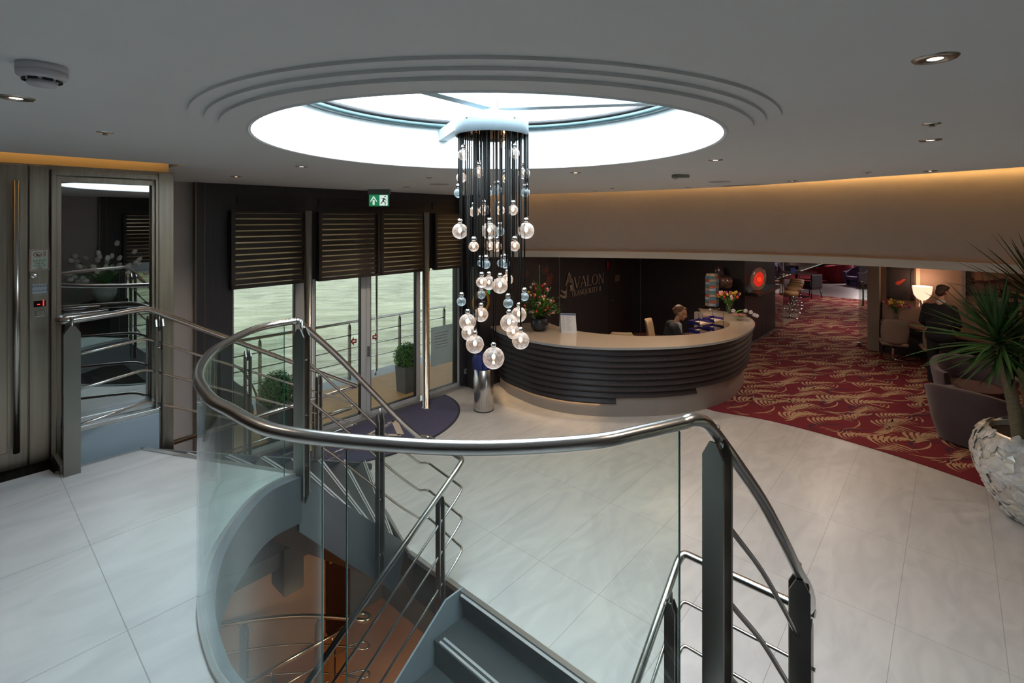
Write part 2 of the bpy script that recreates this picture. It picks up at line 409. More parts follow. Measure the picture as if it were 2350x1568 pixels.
# ---- lift block
bm = new(); sbox(bm, -7, LS, 2.80, 4.9, -3, CEIL - .06); struct('wall_lift_shaft', bm, LIFTST)
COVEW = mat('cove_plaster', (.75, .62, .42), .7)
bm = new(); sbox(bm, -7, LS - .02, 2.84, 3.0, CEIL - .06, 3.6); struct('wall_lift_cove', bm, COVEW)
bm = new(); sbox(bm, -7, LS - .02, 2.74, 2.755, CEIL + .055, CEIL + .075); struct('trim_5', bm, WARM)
# beige wall between lift and entrance
bm = new(); sbox(bm, LS, TW(445, 700, 4.79)[0], 4.79, 4.95, -1, 3.6); struct('wall_left', bm, WALLBEIGE)

# ---- entrance window wall on both sides of the ship (the far one is what the lift glass mirrors)
s445, s528, s697, s720, s858, s970, s985, s1065 = [TW(px, 700, 4.79)[0] for px in (445, 528, 697, 720, 858, 972, 985, 1060)]
s622, s680, s825, s852, s942, s960, s1045, s1053 = [TW(px, 800, 4.79)[0] for px in (672, 692, 824, 851, 943, 962, 1044, 1052)]
BLINDM = mat('dark_louvre', (.030, .024, .024), .42, vary=.1)
SCREEN = glassmat('beige_gap_diffuser', (.8, .68, .56), .0, milk=1.2, milkcol=(.95, .78, .60), milkscale=1)
winno = [2]
def window_wall(sg, side):
    def bx(bm, s0, s1, t0, t1, z0, z1):
        a, b = sorted((sg * t0, sg * t1)); sbox(bm, s0, s1, a, b, z0, z1)
    bm = new()
    bx(bm, s445, s528, 4.72, 4.95, -.0, 3.6)
    bx(bm, s528, s1065 + .02, 4.72, 4.95, 3.10, 3.6)
    bx(bm, s697 - .06, s720 + .02, 4.735, 4.95, 2.18, 3.12); bx(bm, s970 - .08, s985 + .05, 4.735, 4.95, 2.18, 3.12)
    bx(bm, s1053, s1065 + .06, 4.68, 4.95, 0, 3.6)
    bx(bm, s1065 + .01, s1065 + .07, 4.40, 4.80, 0, 3.44)
    struct('wall_' + side, bm, DARKP)
    bm = new()
    bx(bm, s445 - .012, s445, 4.70, 4.95, 0, CEIL); bx(bm, s528 - .30, s528 - .296, 4.716, 4.72, 0, 3.44)
    struct('trim_%d' % (10 + sg), bm, mat('bronze_edge', (.22, .17, .12), .35, metal=.7))
    # ventilation grilles in the header
    for (a, b) in ((s528 + .05, s697 - .02), (s720 + .03, s858 - .03), (s858 + .05, s970 - .03), (s985, s1065 - .06)):
        g = thing('vent_grille', 'dark slotted air grille in the header over the ' + {s528: 'left window'}.get(a - .05, 'entrance'), 'vent', W((a + b) / 2, sg * 4.715, 3.2))
        bm = new(); bx(bm, a, b, 4.708, 4.7195, 3.18, 3.30); obj('backing', bm, BLACK, g)
        for k in range(4):
            bm = new(); bx(bm, a, b, 4.70, 4.712, 3.19 + k * .028, 3.204 + k * .028); obj('slat', bm, DARKP, g)
        grilles.append(g)
    # frames
    def window(s0, s1, fl, fr, z0=.0, z1=3.1, name=None):
        w = sroot(name or 'window_%d' % winno[0], W((s0 + s1) / 2, sg * 4.79, 0))
        if not name: winno[0] += 1
        bm = new(); bx(bm, s0, s0 + fl, 4.76, 4.83, z0, z1); bx(bm, s1 - fr, s1, 4.76, 4.83, z0, z1); bx(bm, s0, s1, 4.76, 4.83, z0, z0 + .09)
        obj('window_frame', bm, ALU, w, bevel=.004)
        bm = new(); bx(bm, s0 + fl, s0 + fl + .012, 4.765, 4.82, z0 + .09, z1); bx(bm, s1 - fr - .012, s1 - fr, 4.765, 4.82, z0 + .09, z1); bx(bm, s0 + fl, s1 - fr, 4.765, 4.82, z0 + .09, z0 + .1)
        obj('window_gasket', bm, BLACK, w)
        bm = new(); bx(bm, s0 + fl, s1 - fr, 4.79, 4.798, z0 + .09, z1); obj('glass_pane', bm, WGLASS, w)
        return w
    window(s528, s697 + .02, .02, s697 - s622)
    wl_ = window(s697 + .05, (s825 + s852) / 2, .1, .085, name='door_%d' % (2 + sg)); wr_ = window((s825 + s852) / 2 + .004, s960, .075, .08, name='door_%d' % (3 + sg))
    window(s970, s1053, .04, .05)
    # red push arrows on the doors, keypad
    for (sx, d, w_) in ((s825 - .09, -1, wl_), (s852 + .07, 1, wr_)):
        z = 1.20
        bm = new(); pts = [(-.045, -.03), (.0, -.03), (.0, -.065), (.055, 0), (.0, .065), (.0, .03), (-.045, .03)]
        vs = [(sx + d * x, y) for x, y in pts]
        f1 = [bm.verts.new(W(a, sg * 4.783, z + b)) for a, b in vs]; f2 = [bm.verts.new(W(a, sg * 4.787, z + b)) for a, b in vs]
        n = len(vs); fa = bm.faces.new(f1); fb = bm.faces.new(f2[::-1]); fa.normal_update(); fb.normal_update()
        for i in range(n): bm.faces.new((f1[i], f1[(i + 1) % n], f2[(i + 1) % n], f2[i]))
        bmesh.ops.triangulate(bm, faces=[fa, fb])
        obj('push_arrow', bm, mat('red_arrow_sticker', (.32, .02, .025), .5), w_)
        bm = new(); bx(bm, sx - .025, sx + .025, 4.780, 4.7825, z - .013, z + .013); obj('arrow_label', bm, WHITE, w_)
    bm = new(); bx(bm, s852 - .085, s852 - .045, 4.735, 4.76, .93, 1.09); kp = obj('keypad', bm, mat('keypad_grey', (.22, .23, .24), .4), wr_, bevel=.004)
    bm = new()
    for k in range(6): bx(bm, s852 - .078, s852 - .052, 4.731, 4.736, .945 + k * .023, .96 + k * .023)
    obj('keypad_button', bm, mat('keypad_dark', (.05, .05, .055), .4), kp)
    # threshold
    bm = new(); bx(bm, s528, s1053 + .05, 4.66, 4.86, -.0, .03); struct('trim_%d' % (20 + sg), bm, TRIM)
    # louvred blinds
    lab = ['first of the row, above the left window', 'over the left door leaf', 'over the right door leaf', 'last of the row, half behind the chandelier']
    for i, (a, b) in enumerate(((s528 - .05, s697 - .02), (s720 - .02, s858 - .008), (s858 + .008, s970 - .02), (s985 - .02, s1065 - .03))):
        g = thing('louvre_blind', ('dark slatted louvre blind, ' + lab[i]) if sg > 0 else 'dark slatted louvre blind on the opposite side, seen in the lift mirror', 'blind', W((a + b) / 2, sg * 4.66, 2.16), 'louvre blinds above the entrance' if sg > 0 else 'louvre blinds on the opposite side')
        bm = new()
        for q in (a, b - .045): bx(bm, q, q + .045, 4.60, 4.69, 2.16, 3.11)
        bx(bm, a, b, 4.60, 4.69, 2.16, 2.20); bx(bm, a, b, 4.62, 4.69, 3.085, 3.11)
        obj('blind_frame', bm, BLINDM, g)
        for k in range(12):
            z = 2.212 + k * .0735; bm = new()
            M = Matrix.Translation(W(0, sg * 4.645, z + .030)) @ Matrix.Rotation(ANG, 4, 'Z') @ Matrix.Rotation(-sg * R(10), 4, 'X')
            box(bm, a + .045, b - .045, -.006, .006, -.0280, .0280, M)
            obj('slat', bm, BLINDM, g)
        bm = new(); bx(bm, a + .02, b - .02, 4.70, 4.704, 2.2, 3.1); obj('added_diffuser', bm, SCREEN, g)  # added diffuser pane, put in for warm light lines between the slats
    # steel columns
    for i, (px, nm) in enumerate(((707, 'left of the door'), (978, 'right of the door'))):
        s, _ = TW(px, 800, 4.42)
        bm = new(); lathe(bm, [(0, .0), (.075, .0), (.075, .012), (.052, .016), (.052, 3.12), (0, 3.12)], W(s, sg * 4.42), 32)
        tag(obj('steel_column', bm, STEEL), 'round brushed steel column standing ' + nm if sg > 0 else 'round steel column on the opposite side, seen in the lift mirror', 'column', 'steel columns at the entrance' if sg > 0 else 'steel columns on the opposite side')
grilles = []
window_wall(1, 'entrance')
for g, l in zip(grilles, ('dark slotted air grille in the header over the left window', 'dark slotted air grille in the header over the left door leaf', 'dark slotted air grille in the header behind the exit sign', 'dark slotted air grille in the header, right end behind the chandelier')): g['label'] = l
n0 = len(grilles)
window_wall(-1, 'opposite')
for g in grilles[n0:]: g['label'] = 'dark slotted air grille on the opposite side of the lobby'; g['group'] = 'air grilles on the opposite side'
sR = s1065 + .07
# end walls behind the camera and below
bm = new(); sbox(bm, -7, -6.9, -4.9, 4.9, -3, 3.7); struct('wall_rear', bm, WALLBEIGE)
bm = new(); sbox(bm, -7, s445, -4.95, -4.79, -1, 3.7); struct('wall_opposite_rear', bm, WALLBEIGE)

# ---- reception back wall (dark panels), niche, dark block
bm = new(); sbox(bm, sR - .07, 10.3, 4.40, 4.55, 0, 2.5); sbox(bm, 10.3, 10.45, 1.9, 4.55, 0, 2.5); sbox(bm, 10.3, 13.1, 1.75, 1.9, 0, 2.5); sbox(bm, 13.0, 13.1, 1.9, 4.4, 0, 2.5)
struct('wall_back', bm, DARKP)
sA = TW(1283, 680, 4.40)[0]
bm = new(); sbox(bm, sA - .008, sA + .008, 4.392, 4.40, 0, 2.5)
sbox(bm, 10.292, 10.30, 4.375, 4.392, 0, 2.5); sq = TW(1752, 700, 1.75)[0]; sbox(bm, sq, sq + .012, 1.744, 1.75, 0, 2.5)
struct('trim_6', bm, mat('aluminium_joint', (.30, .29, .33), .4, metal=.6))
bm = new(); sd0 = TW(1397, 680, 4.40)[0]; sd1 = TW(1448, 680, 4.40)[0]
sbox(bm, sd0, sd0 + .012, 4.394, 4.40, 0, 2.2); sbox(bm, sd1, sd1 + .012, 4.394, 4.40, 0, 2.2); struct('trim_7', bm, BLACK)
bm = new(); sbox(bm, sd0 + .012, sd1, 4.385, 4.40, 0.01, 2.2); d9 = struct('door_8', bm, WENGE)
bm = new(); tube(bm, [W(sd0 + .09, 4.36, 1.02), W(sd0 + .2, 4.36, 1.02)], .009); tube(bm, [W(sd0 + .09, 4.385, 1.02), W(sd0 + .09, 4.355, 1.02)], .009); obj('door_handle', bm, CHROME, d9)
bm = new(); sbox(bm, 10.45, 13.0, 1.742, 1.75, 0, .05); struct('baseboard_back', bm, TRIM)

# ---- curved upper wall with pale band
def wallribbon(name, pts, z0, z1, th, m):
    bm = new(); n = len(pts); vs = []
    for i, p in enumerate(pts):
        p = Vector(p); a = Vector(pts[max(i - 1, 0)]); b = Vector(pts[min(i + 1, n - 1)]); d = (b - a).normalized(); nn = Vector((-d.y, d.x)) * th
        vs.append([bm.verts.new((x.x, x.y, z)) for x, z in ((p, z0), (p, z1), (p + nn, z1), (p + nn, z0))])
    for i in range(n - 1):
        for k in range(4):
            f = bm.faces.new((vs[i][k], vs[i][(k + 1) % 4], vs[i + 1][(k + 1) % 4], vs[i + 1][k]))
    bm.faces.new(vs[0]); bm.faces.new(vs[-1]); return struct(name, bm, m)
def off(pts, d):
    out = []
    for i, p in enumerate(pts):
        a = Vector(pts[max(i - 1, 0)]); b = Vector(pts[min(i + 1, len(pts) - 1)]); q = (b - a).normalized(); out.append((p[0] - q.y * d, p[1] + q.x * d))
    return out
wallribbon('wall_upper_curve', off(wallc, .03), 2.447, 3.72, .1, WALLBEIGE)
wallribbon('trim_8', off(wallc, -.0), 2.332, 2.447, .15, BAND)
wallribbon('trim_9', off(wallc, -.02), 2.449, 2.455, .05, mat('warm_edge', (.5, .3, .12), .4))
# cove LED strip, hidden above the lip of the ceiling
wallribbon('trim_14', off(wallc, -.02), 3.655, 3.66, -.03, mat('cove_led', (1, .6, .2), .5, emit=(1.0, .55, .16), estr=10))
# low lounge ceiling behind the band
lc = [p for p in off(wallc, .06)]
bm = new(); prism(bm, lc + [w2(2.6, -4.95), w2(40, -4.95), w2(40, 4.95), w2(sR, 4.95)], 2.36, 2.42); struct('ceiling_lounge', bm, mat('lounge_ceiling', (.5, .47, .43), .7))
# lounge walls
bm = new(); sbox(bm, 13.1, 40, 4.85, 4.95, 0, 2.4); sbox(bm, 39.9, 40, -4.9, 4.9, 0, 2.4); struct('wall_lounge', bm, mat('lounge_wall', (.22, .16, .13), .8))
bm = new(); sbox(bm, 2.6, 40, -4.95, -4.79, 0, 3.7); struct('wall_right', bm, WALLBEIGE)
BULK = mat('warm_beige_bulkhead', (.36, .26, .20), .7, vary=.02)
bm = new(); sbox(bm, 12.4, 12.55, -4.79, -.50, 0, 2.4); struct('wall_bulkhead', bm, BULK)
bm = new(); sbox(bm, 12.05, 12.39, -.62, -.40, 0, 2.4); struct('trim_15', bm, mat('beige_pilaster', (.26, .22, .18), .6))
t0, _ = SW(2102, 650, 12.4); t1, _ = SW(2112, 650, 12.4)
bm = new(); sbox(bm, 12.34, 12.4, t1, t0, 0.75, 2.4); t2, _ = SW(2207, 650, 12.4); t3, _ = SW(2216, 650, 12.4); struct('trim_16', bm, mat('pale_pilaster', (.6, .45, .34), .5))  # paler beige than the bulkhead
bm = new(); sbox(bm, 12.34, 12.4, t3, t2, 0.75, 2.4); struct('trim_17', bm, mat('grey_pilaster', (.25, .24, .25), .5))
# lower deck
ORW = mat('lower_deck_wall', (.42, .30, .22), .8); ORC = mat('orange_carpet', (.42, .21, .095), .95, bump=.3, bscale=300)
bm = new(); sbox(bm, -7, 4, -4.8, 4.8, -2.65, -2.6); struct('floor_lower_deck', bm, ORC)
bm = new(); sbox(bm, -7, 2.3, 4.5, 4.6, -2.6, -.06); sbox(bm, -7.0, -6.9, -4.8, 4.5, -2.6, -.4); struct('wall_lower_deck', bm, ORW)
bm = new(); sbox(bm, 2.3, 2.4, -4.8, 4.6, -2.6, -.4); struct('wall_lower_end', bm, mat('lower_grey_wall', (.13, .14, .15), .7))
bm = new(); sbox(bm, -7, 2.3, -4.8, -4.7, -2.6, -.4); sbox(bm, TW(800, 1380, 4.47)[0], 2.3, 4.46, 4.5, -2.6, -.4); struct('wall_lower_side', bm, mat('lower_grey_wall', (.13, .14, .15), .7))
a0, z0 = TW(752, 1300, 4.44); a1, z1 = TW(799, 1300, 4.44)
bm = new(); sbox(bm, a0, a1 + .02, 4.42, 4.5, -2.6, -.5); dl = struct('door_9', bm, mat('dark_red_brown_door', (.035, .012, .01), .5))
hs, hz = TW(762, 1270, 4.40)
bm = new(); sbox(bm, hs - .03, hs + .03, 4.405, 4.42, hz - .14, hz + .14); tube(bm, fillet([W(hs, 4.42, hz), W(hs, 4.36, hz), W(hs + .16, 4.36, hz + .0)], .02), .012); obj('door_handle', bm, mat('brass_handle', (.7, .5, .3), .3, metal=1), dl)
# grey downstand casing in the lower deck
a0, z0 = TW(652, 1372, 3.3); a1, z1 = TW(697, 1345, 3.3)
bm = new(); sbox(bm, a0, a1, 3.3, 3.6, z0, -.06); sbox(bm, -3, 2.2, 3.35, 3.6, -.62, -.06); struct('wall_casing', bm, mat('lower_grey_wall', (.13, .14, .15), .7))
area('lower_deck_lamp', W(-.2, 2.6, -.75), .5, .5, 12, (1, .68, .42), 'SQUARE', W(-.2, 2.6, -3))
area('lower_deck_lamp', W(1.4, 1.6, -.75), .5, .5, 15, (1, .60, .32), 'SQUARE', W(1.4, 2.2, -3))
area('lower_deck_lamp', W(-2.4, 3.6, -.75), .5, .5, 9, (1, .68, .46), 'SQUARE', W(-2.4, 3.6, -3))

# ================================================================== OUTSIDE
def watermat():
    m = bpy.data.materials.new('river_water'); m.use_nodes = True; nt = m.node_tree; b = nt.nodes['Principled BSDF']; L = nt.links
    b.inputs['Base Color'].default_value = (.21, .235, .115, 1); b.inputs['Roughness'].default_value = .22; b.inputs['IOR'].default_value = 1.33
    t = nt.nodes.new('ShaderNodeTexCoord'); mpn = nt.nodes.new('ShaderNodeMapping'); mpn.inputs['Rotation'].default_value = (0, 0, -ANG + R(12)); mpn.inputs['Scale'].default_value = (.8, 1.15, 1)
    L.new(t.outputs['Object'], mpn.inputs[0])
    n = nt.nodes.new('ShaderNodeTexNoise'); n.inputs['Scale'].default_value = 1.1; n.inputs['Detail'].default_value = 8; n.inputs['Distortion'].default_value = .8
    L.new(mpn.outputs[0], n.inputs[0]); bp = nt.nodes.new('ShaderNodeBump'); bp.inputs['Strength'].default_value = .8; bp.inputs['Distance'].default_value = .25
    n3 = nt.nodes.new('ShaderNodeTexNoise'); n3.inputs['Scale'].default_value = .5; n3.inputs['Detail'].default_value = 6; n3.inputs['Distortion'].default_value = 1.2; L.new(mpn.outputs[0], n3.inputs[0])
    rr = nt.nodes.new('ShaderNodeValToRGB'); rr.color_ramp.elements[0].position = .35; rr.color_ramp.elements[0].color = (.14, .15, .045, 1); rr.color_ramp.elements[1].position = .65; rr.color_ramp.elements[1].color = (.33, .35, .19, 1); L.new(n3.outputs[0], rr.inputs[0]); L.new(rr.outputs[0], b.inputs['Base Color'])  # broad noise puts patchy reflections into the water colour
    L.new(n.outputs[0], bp.inputs['Height']); L.new(bp.outputs[0], b.inputs['Normal'])
    return m
WAT = watermat()
for sg, nm in ((1, 'river_water'), (-1, 'river_water')):
    bm = new()
    a, b = sorted((sg * 6.9, sg * 220)); sbox(bm, -150, 200, a, b, -1.3, -1.2)
    o = obj(nm, bm, WAT); o['kind'] = 'structure'; o.name = 'floor_river'
WOOD = mat('teak_deck', (.74, .43, .20), .6, vary=.12, vscale=4, stretch=(1, 8, 1))
for sg in (1, -1):
    bm = new(); a, b = sorted((sg * 4.87, sg * 6.45)); sbox(bm, -3, 6, a, b, -.08, -.02)
    struct('floor_deck', bm, WOOD)
    bm = new(); a, b = sorted((sg * 6.45, sg * 6.9)); sbox(bm, -3, 6, a, b, -.2, -.03)
    struct('trim_%d' % (30 + sg), bm, mat('blue_grey_deck_edge', (.42, .50, .62), .5))
# far bank, quay and shrubs
bm = new(); sbox(bm, -150, 200, 219, 225, -1.4, 9); struct('wall_far_bank', bm, mat('distant_bank', (.16, .22, .13), .9, vary=.3, vscale=.2))
bm = new(); sbox(bm, -150, 200, -46, -42, -1.4, 1.6); struct('wall_quay', bm, mat('dark_quay_stone', (.10, .10, .12), .9, vary=.3, vscale=.6))

# ================================================================== STAIRS
def lerp2(a, b, u): return (a[0] + (b[0] - a[0]) * u, a[1] + (b[1] - a[1]) * u)
def flight(label, I0, I1, O0, O1, sg):
    st = thing('staircase', label, 'staircase', W(.4, sg * 2.2, 0))
    RIS = LAND / 8
    IN = [lerp2(I0, I1, k / 7) for k in range(8)]; OU = [lerp2(O0, O1, k / 7) for k in range(8)]
    IN = [(a, sg * b) for a, b in IN]; OU = [(a, sg * b) for a, b in OU]
    for k in range(1, 8):
        z = LAND - k * RIS; bm = new(); q = .06
        bk_i = (IN[k - 1][0] - .03, IN[k - 1][1]); bk_o = (OU[k - 1][0] - .03, OU[k - 1][1])
        prism(bm, [IN[k], OU[k], bk_o, bk_i], z - .035, z, STM)
        t = obj('tread', bm, TREAD, st)
        for j, (u0, u1) in enumerate(((.06, .20), (.30, .40))):
            bm = new(); prism(bm, [lerp2(IN[k], bk_i, u0 * .5), lerp2(OU[k], bk_o, u0 * .35), lerp2(OU[k], bk_o, u1 * .35), lerp2(IN[k], bk_i, u1 * .5)], z, z + .003, STM)
            obj('nosing_strip', bm, NOSE, t)
        bm = new(); prism(bm, [IN[k], OU[k], (OU[k][0] - .012, OU[k][1]), (IN[k][0] - .012, IN[k][1])], z - RIS, z - .03, STM)
        obj('riser', bm, STAIRG, st)
    for (A, B, d) in ((IN, None, 1), (OU, None, -1)):
        bm = new(); a = A[0]; b = A[7]; a = (a[0], a[1]); b2 = (b[0] + .12, b[1] + (b[1] - a[1]) * .08)
        pts3 = [(a, LAND + .01), (b2, 0.06), (b2, -.02 if d > 0 else 0), ((b[0] * .97, b[1]), -.30 if d > 0 else -.02), (a, LAND - .36)]
        lo = [bm.verts.new(W(p[0], p[1], z)) for p, z in pts3]; hi = [bm.verts.new(W(p[0], p[1] - sg * d * .03, z)) for p, z in pts3]
        n = len(lo); bm.faces.new(lo); bm.faces.new(hi[::-1])
        for i in range(n): bm.faces.new((lo[i], lo[(i + 1) % n], hi[(i + 1) % n], hi[i]))
        obj('stringer', bm, STAIRG, st)
    # soffit plate under the flight
    bm = new(); pts3 = [(IN[0], LAND - .34), (OU[0], LAND - .34), (OU[7], -.05), (IN[7], -.27)]
    lo = [bm.verts.new(W(p[0], p[1], z)) for p, z in pts3]; hi = [bm.verts.new(W(p[0], p[1], z + .02)) for p, z in pts3]
    bm.faces.new(lo); bm.faces.new(hi[::-1])
    for i in range(4): bm.faces.new((lo[i], lo[(i + 1) % 4], hi[(i + 1) % 4], hi[i]))
    obj('underside', bm, mat('grey_soffit', (.16, .16, .17), .7), st)
    return st
aP = ST((-1.40, 3.25)); flight('grey fan-shaped staircase going down from the left landing to the entrance doors', aP, (.67, 1.84), (-1.04, 2.50), (1.30, 3.30), 1)
flight('grey fan-shaped staircase going down on the right, beside the landing', (-.34, 1.28), (.78, 1.75), (-1.04, 2.5), (1.30, 3.30), -1)
# central flight to the lower deck
st = thing('staircase', 'dark grey straight staircase descending below the glass balustrade to the orange lower deck', 'staircase', W(0, .25, -1))
RL, GL = .197, .29; T0, T1 = -.74, 1.09
for k in range(0, 10):
    z = -RL * k; s1 = .795 - GL * k; bm = new()
    sbox(bm, s1 - GL - .02 if k else s1 - .05, s1 + (.0 if k else .02), T0 + .01, T1 - .01, z - .04, z + (.004 if k == 0 else 0))
    if k: t = obj('tread', bm, TREAD, st)
    else: t = obj('top_nosing', bm, TREAD, st)
for k in range(1, 10):
    z = -RL * k; s1 = .795 - GL * (k - 1)
    bm = new(); sbox(bm, s1 - GL + .0 - .33, s1 - .03, T0 + .01, T1 - .01, z - .04, z - .036)
    obj('tread_underlay', bm, BLACK, st)
# (treads run backwards from each riser line)
for o in [c for c in st.children if c.name.startswith('tread')]: bpy.data.objects.remove(o)
for k in range(1, 11):
    z = -RL * k; a = .795 - GL * k; b = .795 - GL * (k - 1)
    bm = new(); sbox(bm, a - .02, b + .0, T0 + .01, T1 - .01, z - .04, z); t = obj('tread', bm, TREAD, st)
    for q in (.01, .05):
        bm = new(); sbox(bm, a + q - .02, a + q + .0, T0 + .03, T1 - .06, z, z + .003); obj('nosing_strip', bm, NOSE, t)
    bm = new(); sbox(bm, b - .012, b, T0 + .01, T1 - .01, z - .0, z + RL - .04); obj('riser', bm, TREAD, st)
tn = [c for c in st.children if c.name.startswith('top_nosing')][0]
for q in (-.045, -.008):
    bm = new(); sbox(bm, .795 + q - .012, .795 + q + .012, T0 + .03, T1 - .03, .004, .007); obj('nosing_strip', bm, NOSE, tn)
for t in (T0, T1):
    bm = new(); pts3 = [(.80, .02), (.62, .02), (.795 - GL * 10, -RL * 9.3), (.795 - GL * 10, -RL * 10.9), (.80, -.32)]
    lo = [bm.verts.new(W(s, t, z)) for s, z in pts3]; hi = [bm.verts.new(W(s, t + .015, z)) for s, z in pts3]
    n = len(lo); bm.faces.new(lo); bm.faces.new(hi[::-1])
    for i in range(n): bm.faces.new((lo[i], lo[(i + 1) % n], hi[(i + 1) % n], hi[i]))
    obj('stringer', bm, mat('blue_grey_steel', (.24, .30, .34), .4), st)

# ================================================================== RAILINGS
def post(root, p, zb, zt, wd, name='post', w=.066, gap=.042, pt=.05, ptb=0, th=.010, m=None):
    """pair of flat steel plates with pointed ends; wd is the direction across the plate"""
    wd = Vector((wd[0], wd[1], 0)).normalized(); g = Vector((-wd.y, wd.x, 0)); bm = new()
    for sd in (-1, 1):
        prof = [(-w / 2, zb + ptb), (0, zb) if ptb else (-w / 2 + .001, zb), (w / 2, zb + ptb * .4), (w / 2, zt - pt), (w * .16, zt), (-w * .16, zt), (-w / 2, zt - pt)]
        c = Vector((p[0], p[1], 0)) + g * (sd * gap / 2)
        a = [bm.verts.new(c + wd * x + Vector((0, 0, z)) - g * th / 2) for x, z in prof]; b = [bm.verts.new(c + wd * x + Vector((0, 0, z)) + g * th / 2) for x, z in prof]
        n = len(prof); bm.faces.new(a); bm.faces.new(b[::-1])
        for i in range(n): bm.faces.new((a[i], a[(i + 1) % n], b[(i + 1) % n], b[i]))
    for z in (zb + .25, (zb + zt) / 2, zt - .22):
        tube(bm, [Vector((p[0], p[1], z)) - g * gap / 2, Vector((p[0], p[1], z)) + g * gap / 2], .012, 10)
    # saddle under the handrail
    tube(bm, [Vector((p[0], p[1], zt - .09)), Vector((p[0], p[1], zt + .05))], .009, 8)
    return obj(name, bm, m or STEELD, root)
HR = .0215
def z3(p, z): return Vector((p[0], p[1], z))
# --- curved balustrade round the well, running down the right flight
rail = thing('curved_balustrade', 'curved glass balustrade with thick steel handrail around the round stairwell in the foreground', 'balustrade', (C0.x, C0.y, LAND))
RP = [z3(p, 2.34) for p in WPS]
A2 = [W(.02, -1.355, 1.97), W(.16, -1.395, 1.77), W(.30, -1.415, 1.59), W(.45, -1.42, 1.44), W(.62, -1.40, 1.27), W(.80, -1.355, 1.11), W(.93, -1.31, 1.02)]
Acor = RP[-1]
down = smoothpath([Vector((.70, 1.72, 2.265)), W(-.14, -1.31, 2.16)] + A2, 5)
path = fillet(RP[-14:] + down[0:], .01, 1)
bm = new(); pp = RP[:-3] + [Vector((.585, 1.635, 2.345)), Vector((.625, 1.655, 2.335)), Vector((.66, 1.68, 2.31))] + down[1:]
pp = smoothpath(pp, 2); tube(bm, pp, HR, 20); obj('handrail', bm, STEEL, rail)
def glasspanel(px0, px1, z0=LAND - .02, z1=2.315):
    # portion of the well path between two bearings seen from the eye
    pts = []
    for i, p in enumerate(WPS):
        pts.append((i, p))
    def idx(px, lo, hi):
        best = min(range(lo, hi), key=lambda i: abs(WPS[i].x / WPS[i].y * F + CX - px)); return best
    return pts
i_left = min(range(len(WPS)), key=lambda i: WPS[i].x / WPS[i].y)
def ix(px, near=True):
    rng = range(i_left, len(WPS)) if near else range(0, i_left)
    return min(rng, key=lambda i: abs(WPS[i].x / WPS[i].y * F + CX - px))
WF = [p for p in smoothpath([(x, y, 0) for x, y in WP], 30)]
def fx(px, near=True):
    il = min(range(len(WF)), key=lambda i: WF[i].x / WF[i].y)
    rng = range(il, len(WF)) if near else range(0, il)
    return min(rng, key=lambda i: abs(WF[i].x / WF[i].y * F + CX - px))
for (i0, i1, lb) in ((fx(652, False), fx(743), 'left glass panel with a dark green edge'), (fx(797), fx(1557), 'wide front glass panel')):
    seq = [WF[i] for i in range(i0, i1 + 1, 4)] + [WF[i1]]
    g = []
    for i, p in enumerate(seq):
        a = seq[max(i - 1, 0)]; b = seq[min(i + 1, len(seq) - 1)]; d = (b - a).normalized(); nn = Vector((d.y, -d.x, 0)) * .005; g.append((p + nn, p - nn))
    bm = new(); vs = [[bm.verts.new(z3(q, z)) for q, z in ((a, LAND - .02), (a, 2.315), (b, 2.315), (b, LAND - .02))] for a, b in g]
    for i in range(len(vs) - 1):
        for k in (0, 2):
            f = bm.faces.new((vs[i][k], vs[i][(k + 1) % 4], vs[i + 1][(k + 1) % 4], vs[i + 1][k])); f.smooth = True
    gp = obj('glass_panel', bm, GLASS, rail)
    bm = new()
    for e in (0, -1):
        a, b = g[e]; bm.faces.new([bm.verts.new(v) for v in (z3(a, LAND - .02), z3(a, 2.315), z3(b, 2.315), z3(b, LAND - .02))])
        q = g[1 if e == 0 else -2]; mid = (a + b) / 2; dr = ((q[0] + q[1]) / 2 - mid).normalized() * .004
        box(bm, *sorted((mid.x - .002, mid.x + .002)), *sorted((mid.y - .002, mid.y + .002)), LAND - .02, 2.315)
    obj('glass_edge', bm, GEDGE, gp)
post(rail, (-1.375, 3.265), LAND - .22, 2.29, Vector((-1.3, .53)), w=.085, gap=.05, ptb=.09)
post(rail, (.70, 1.70), LAND - .30, 2.25, Vector((.80, -1.02)), w=.075, gap=.055)
post(rail, tuple(W(.33, -1.415))[:2], -.1, 1.555, Vector((.90, -.45)), w=.075, gap=.055)
for dz in (.26, .52, .78):
    q = [Vector((.70, 1.72, 2.265 - dz))] + [p - Vector((0, 0, dz)) for p in [W(-.14, -1.31, 2.16)] + A2]
    q[-1] = q[-1] + Vector((0, 0, 0)); bm = new(); tube(bm, smoothpath(q[:6], 6), .0095, 12); obj('mid_rail', bm, STEEL, rail)
# --- right: lobby rail turning down into the central flight
rr = thing('stair_railing', 'steel stair railing on the right, bending down into the central staircase behind the glass', 'railing', W(.95, -.9, 0))
for dz, r in ((0, HR), (.285, .0095), (.55, .0095), (.80, .0095)):
    pts = [W(.95, -1.36, 1.0 - dz), W(.955, -1.28, 1.0 - dz), W(.96, -.67, 1.0 - dz), W(.90 if dz == 0 else .88, -.66, .97 - dz), W(-1.3, -.66, .97 - dz - 1.5)]
    if dz: pts = pts[:3] + [W(.80, -.66, .93 - dz), W(-1.3, -.66, .93 - dz - 1.43)]
    bm = new(); tube(bm, fillet(pts, .07 if dz == 0 else .03, 6), r, 16); obj('handrail' if dz == 0 else 'mid_rail', bm, STEEL, rr)
post(rr, tuple(W(.72, -.70))[:2], -.5, .865, Vector((.75, -.66)), w=.06)
post(rr, tuple(W(.955, -1.32))[:2], -.02, .96, Vector((.663, .749)), w=.06)
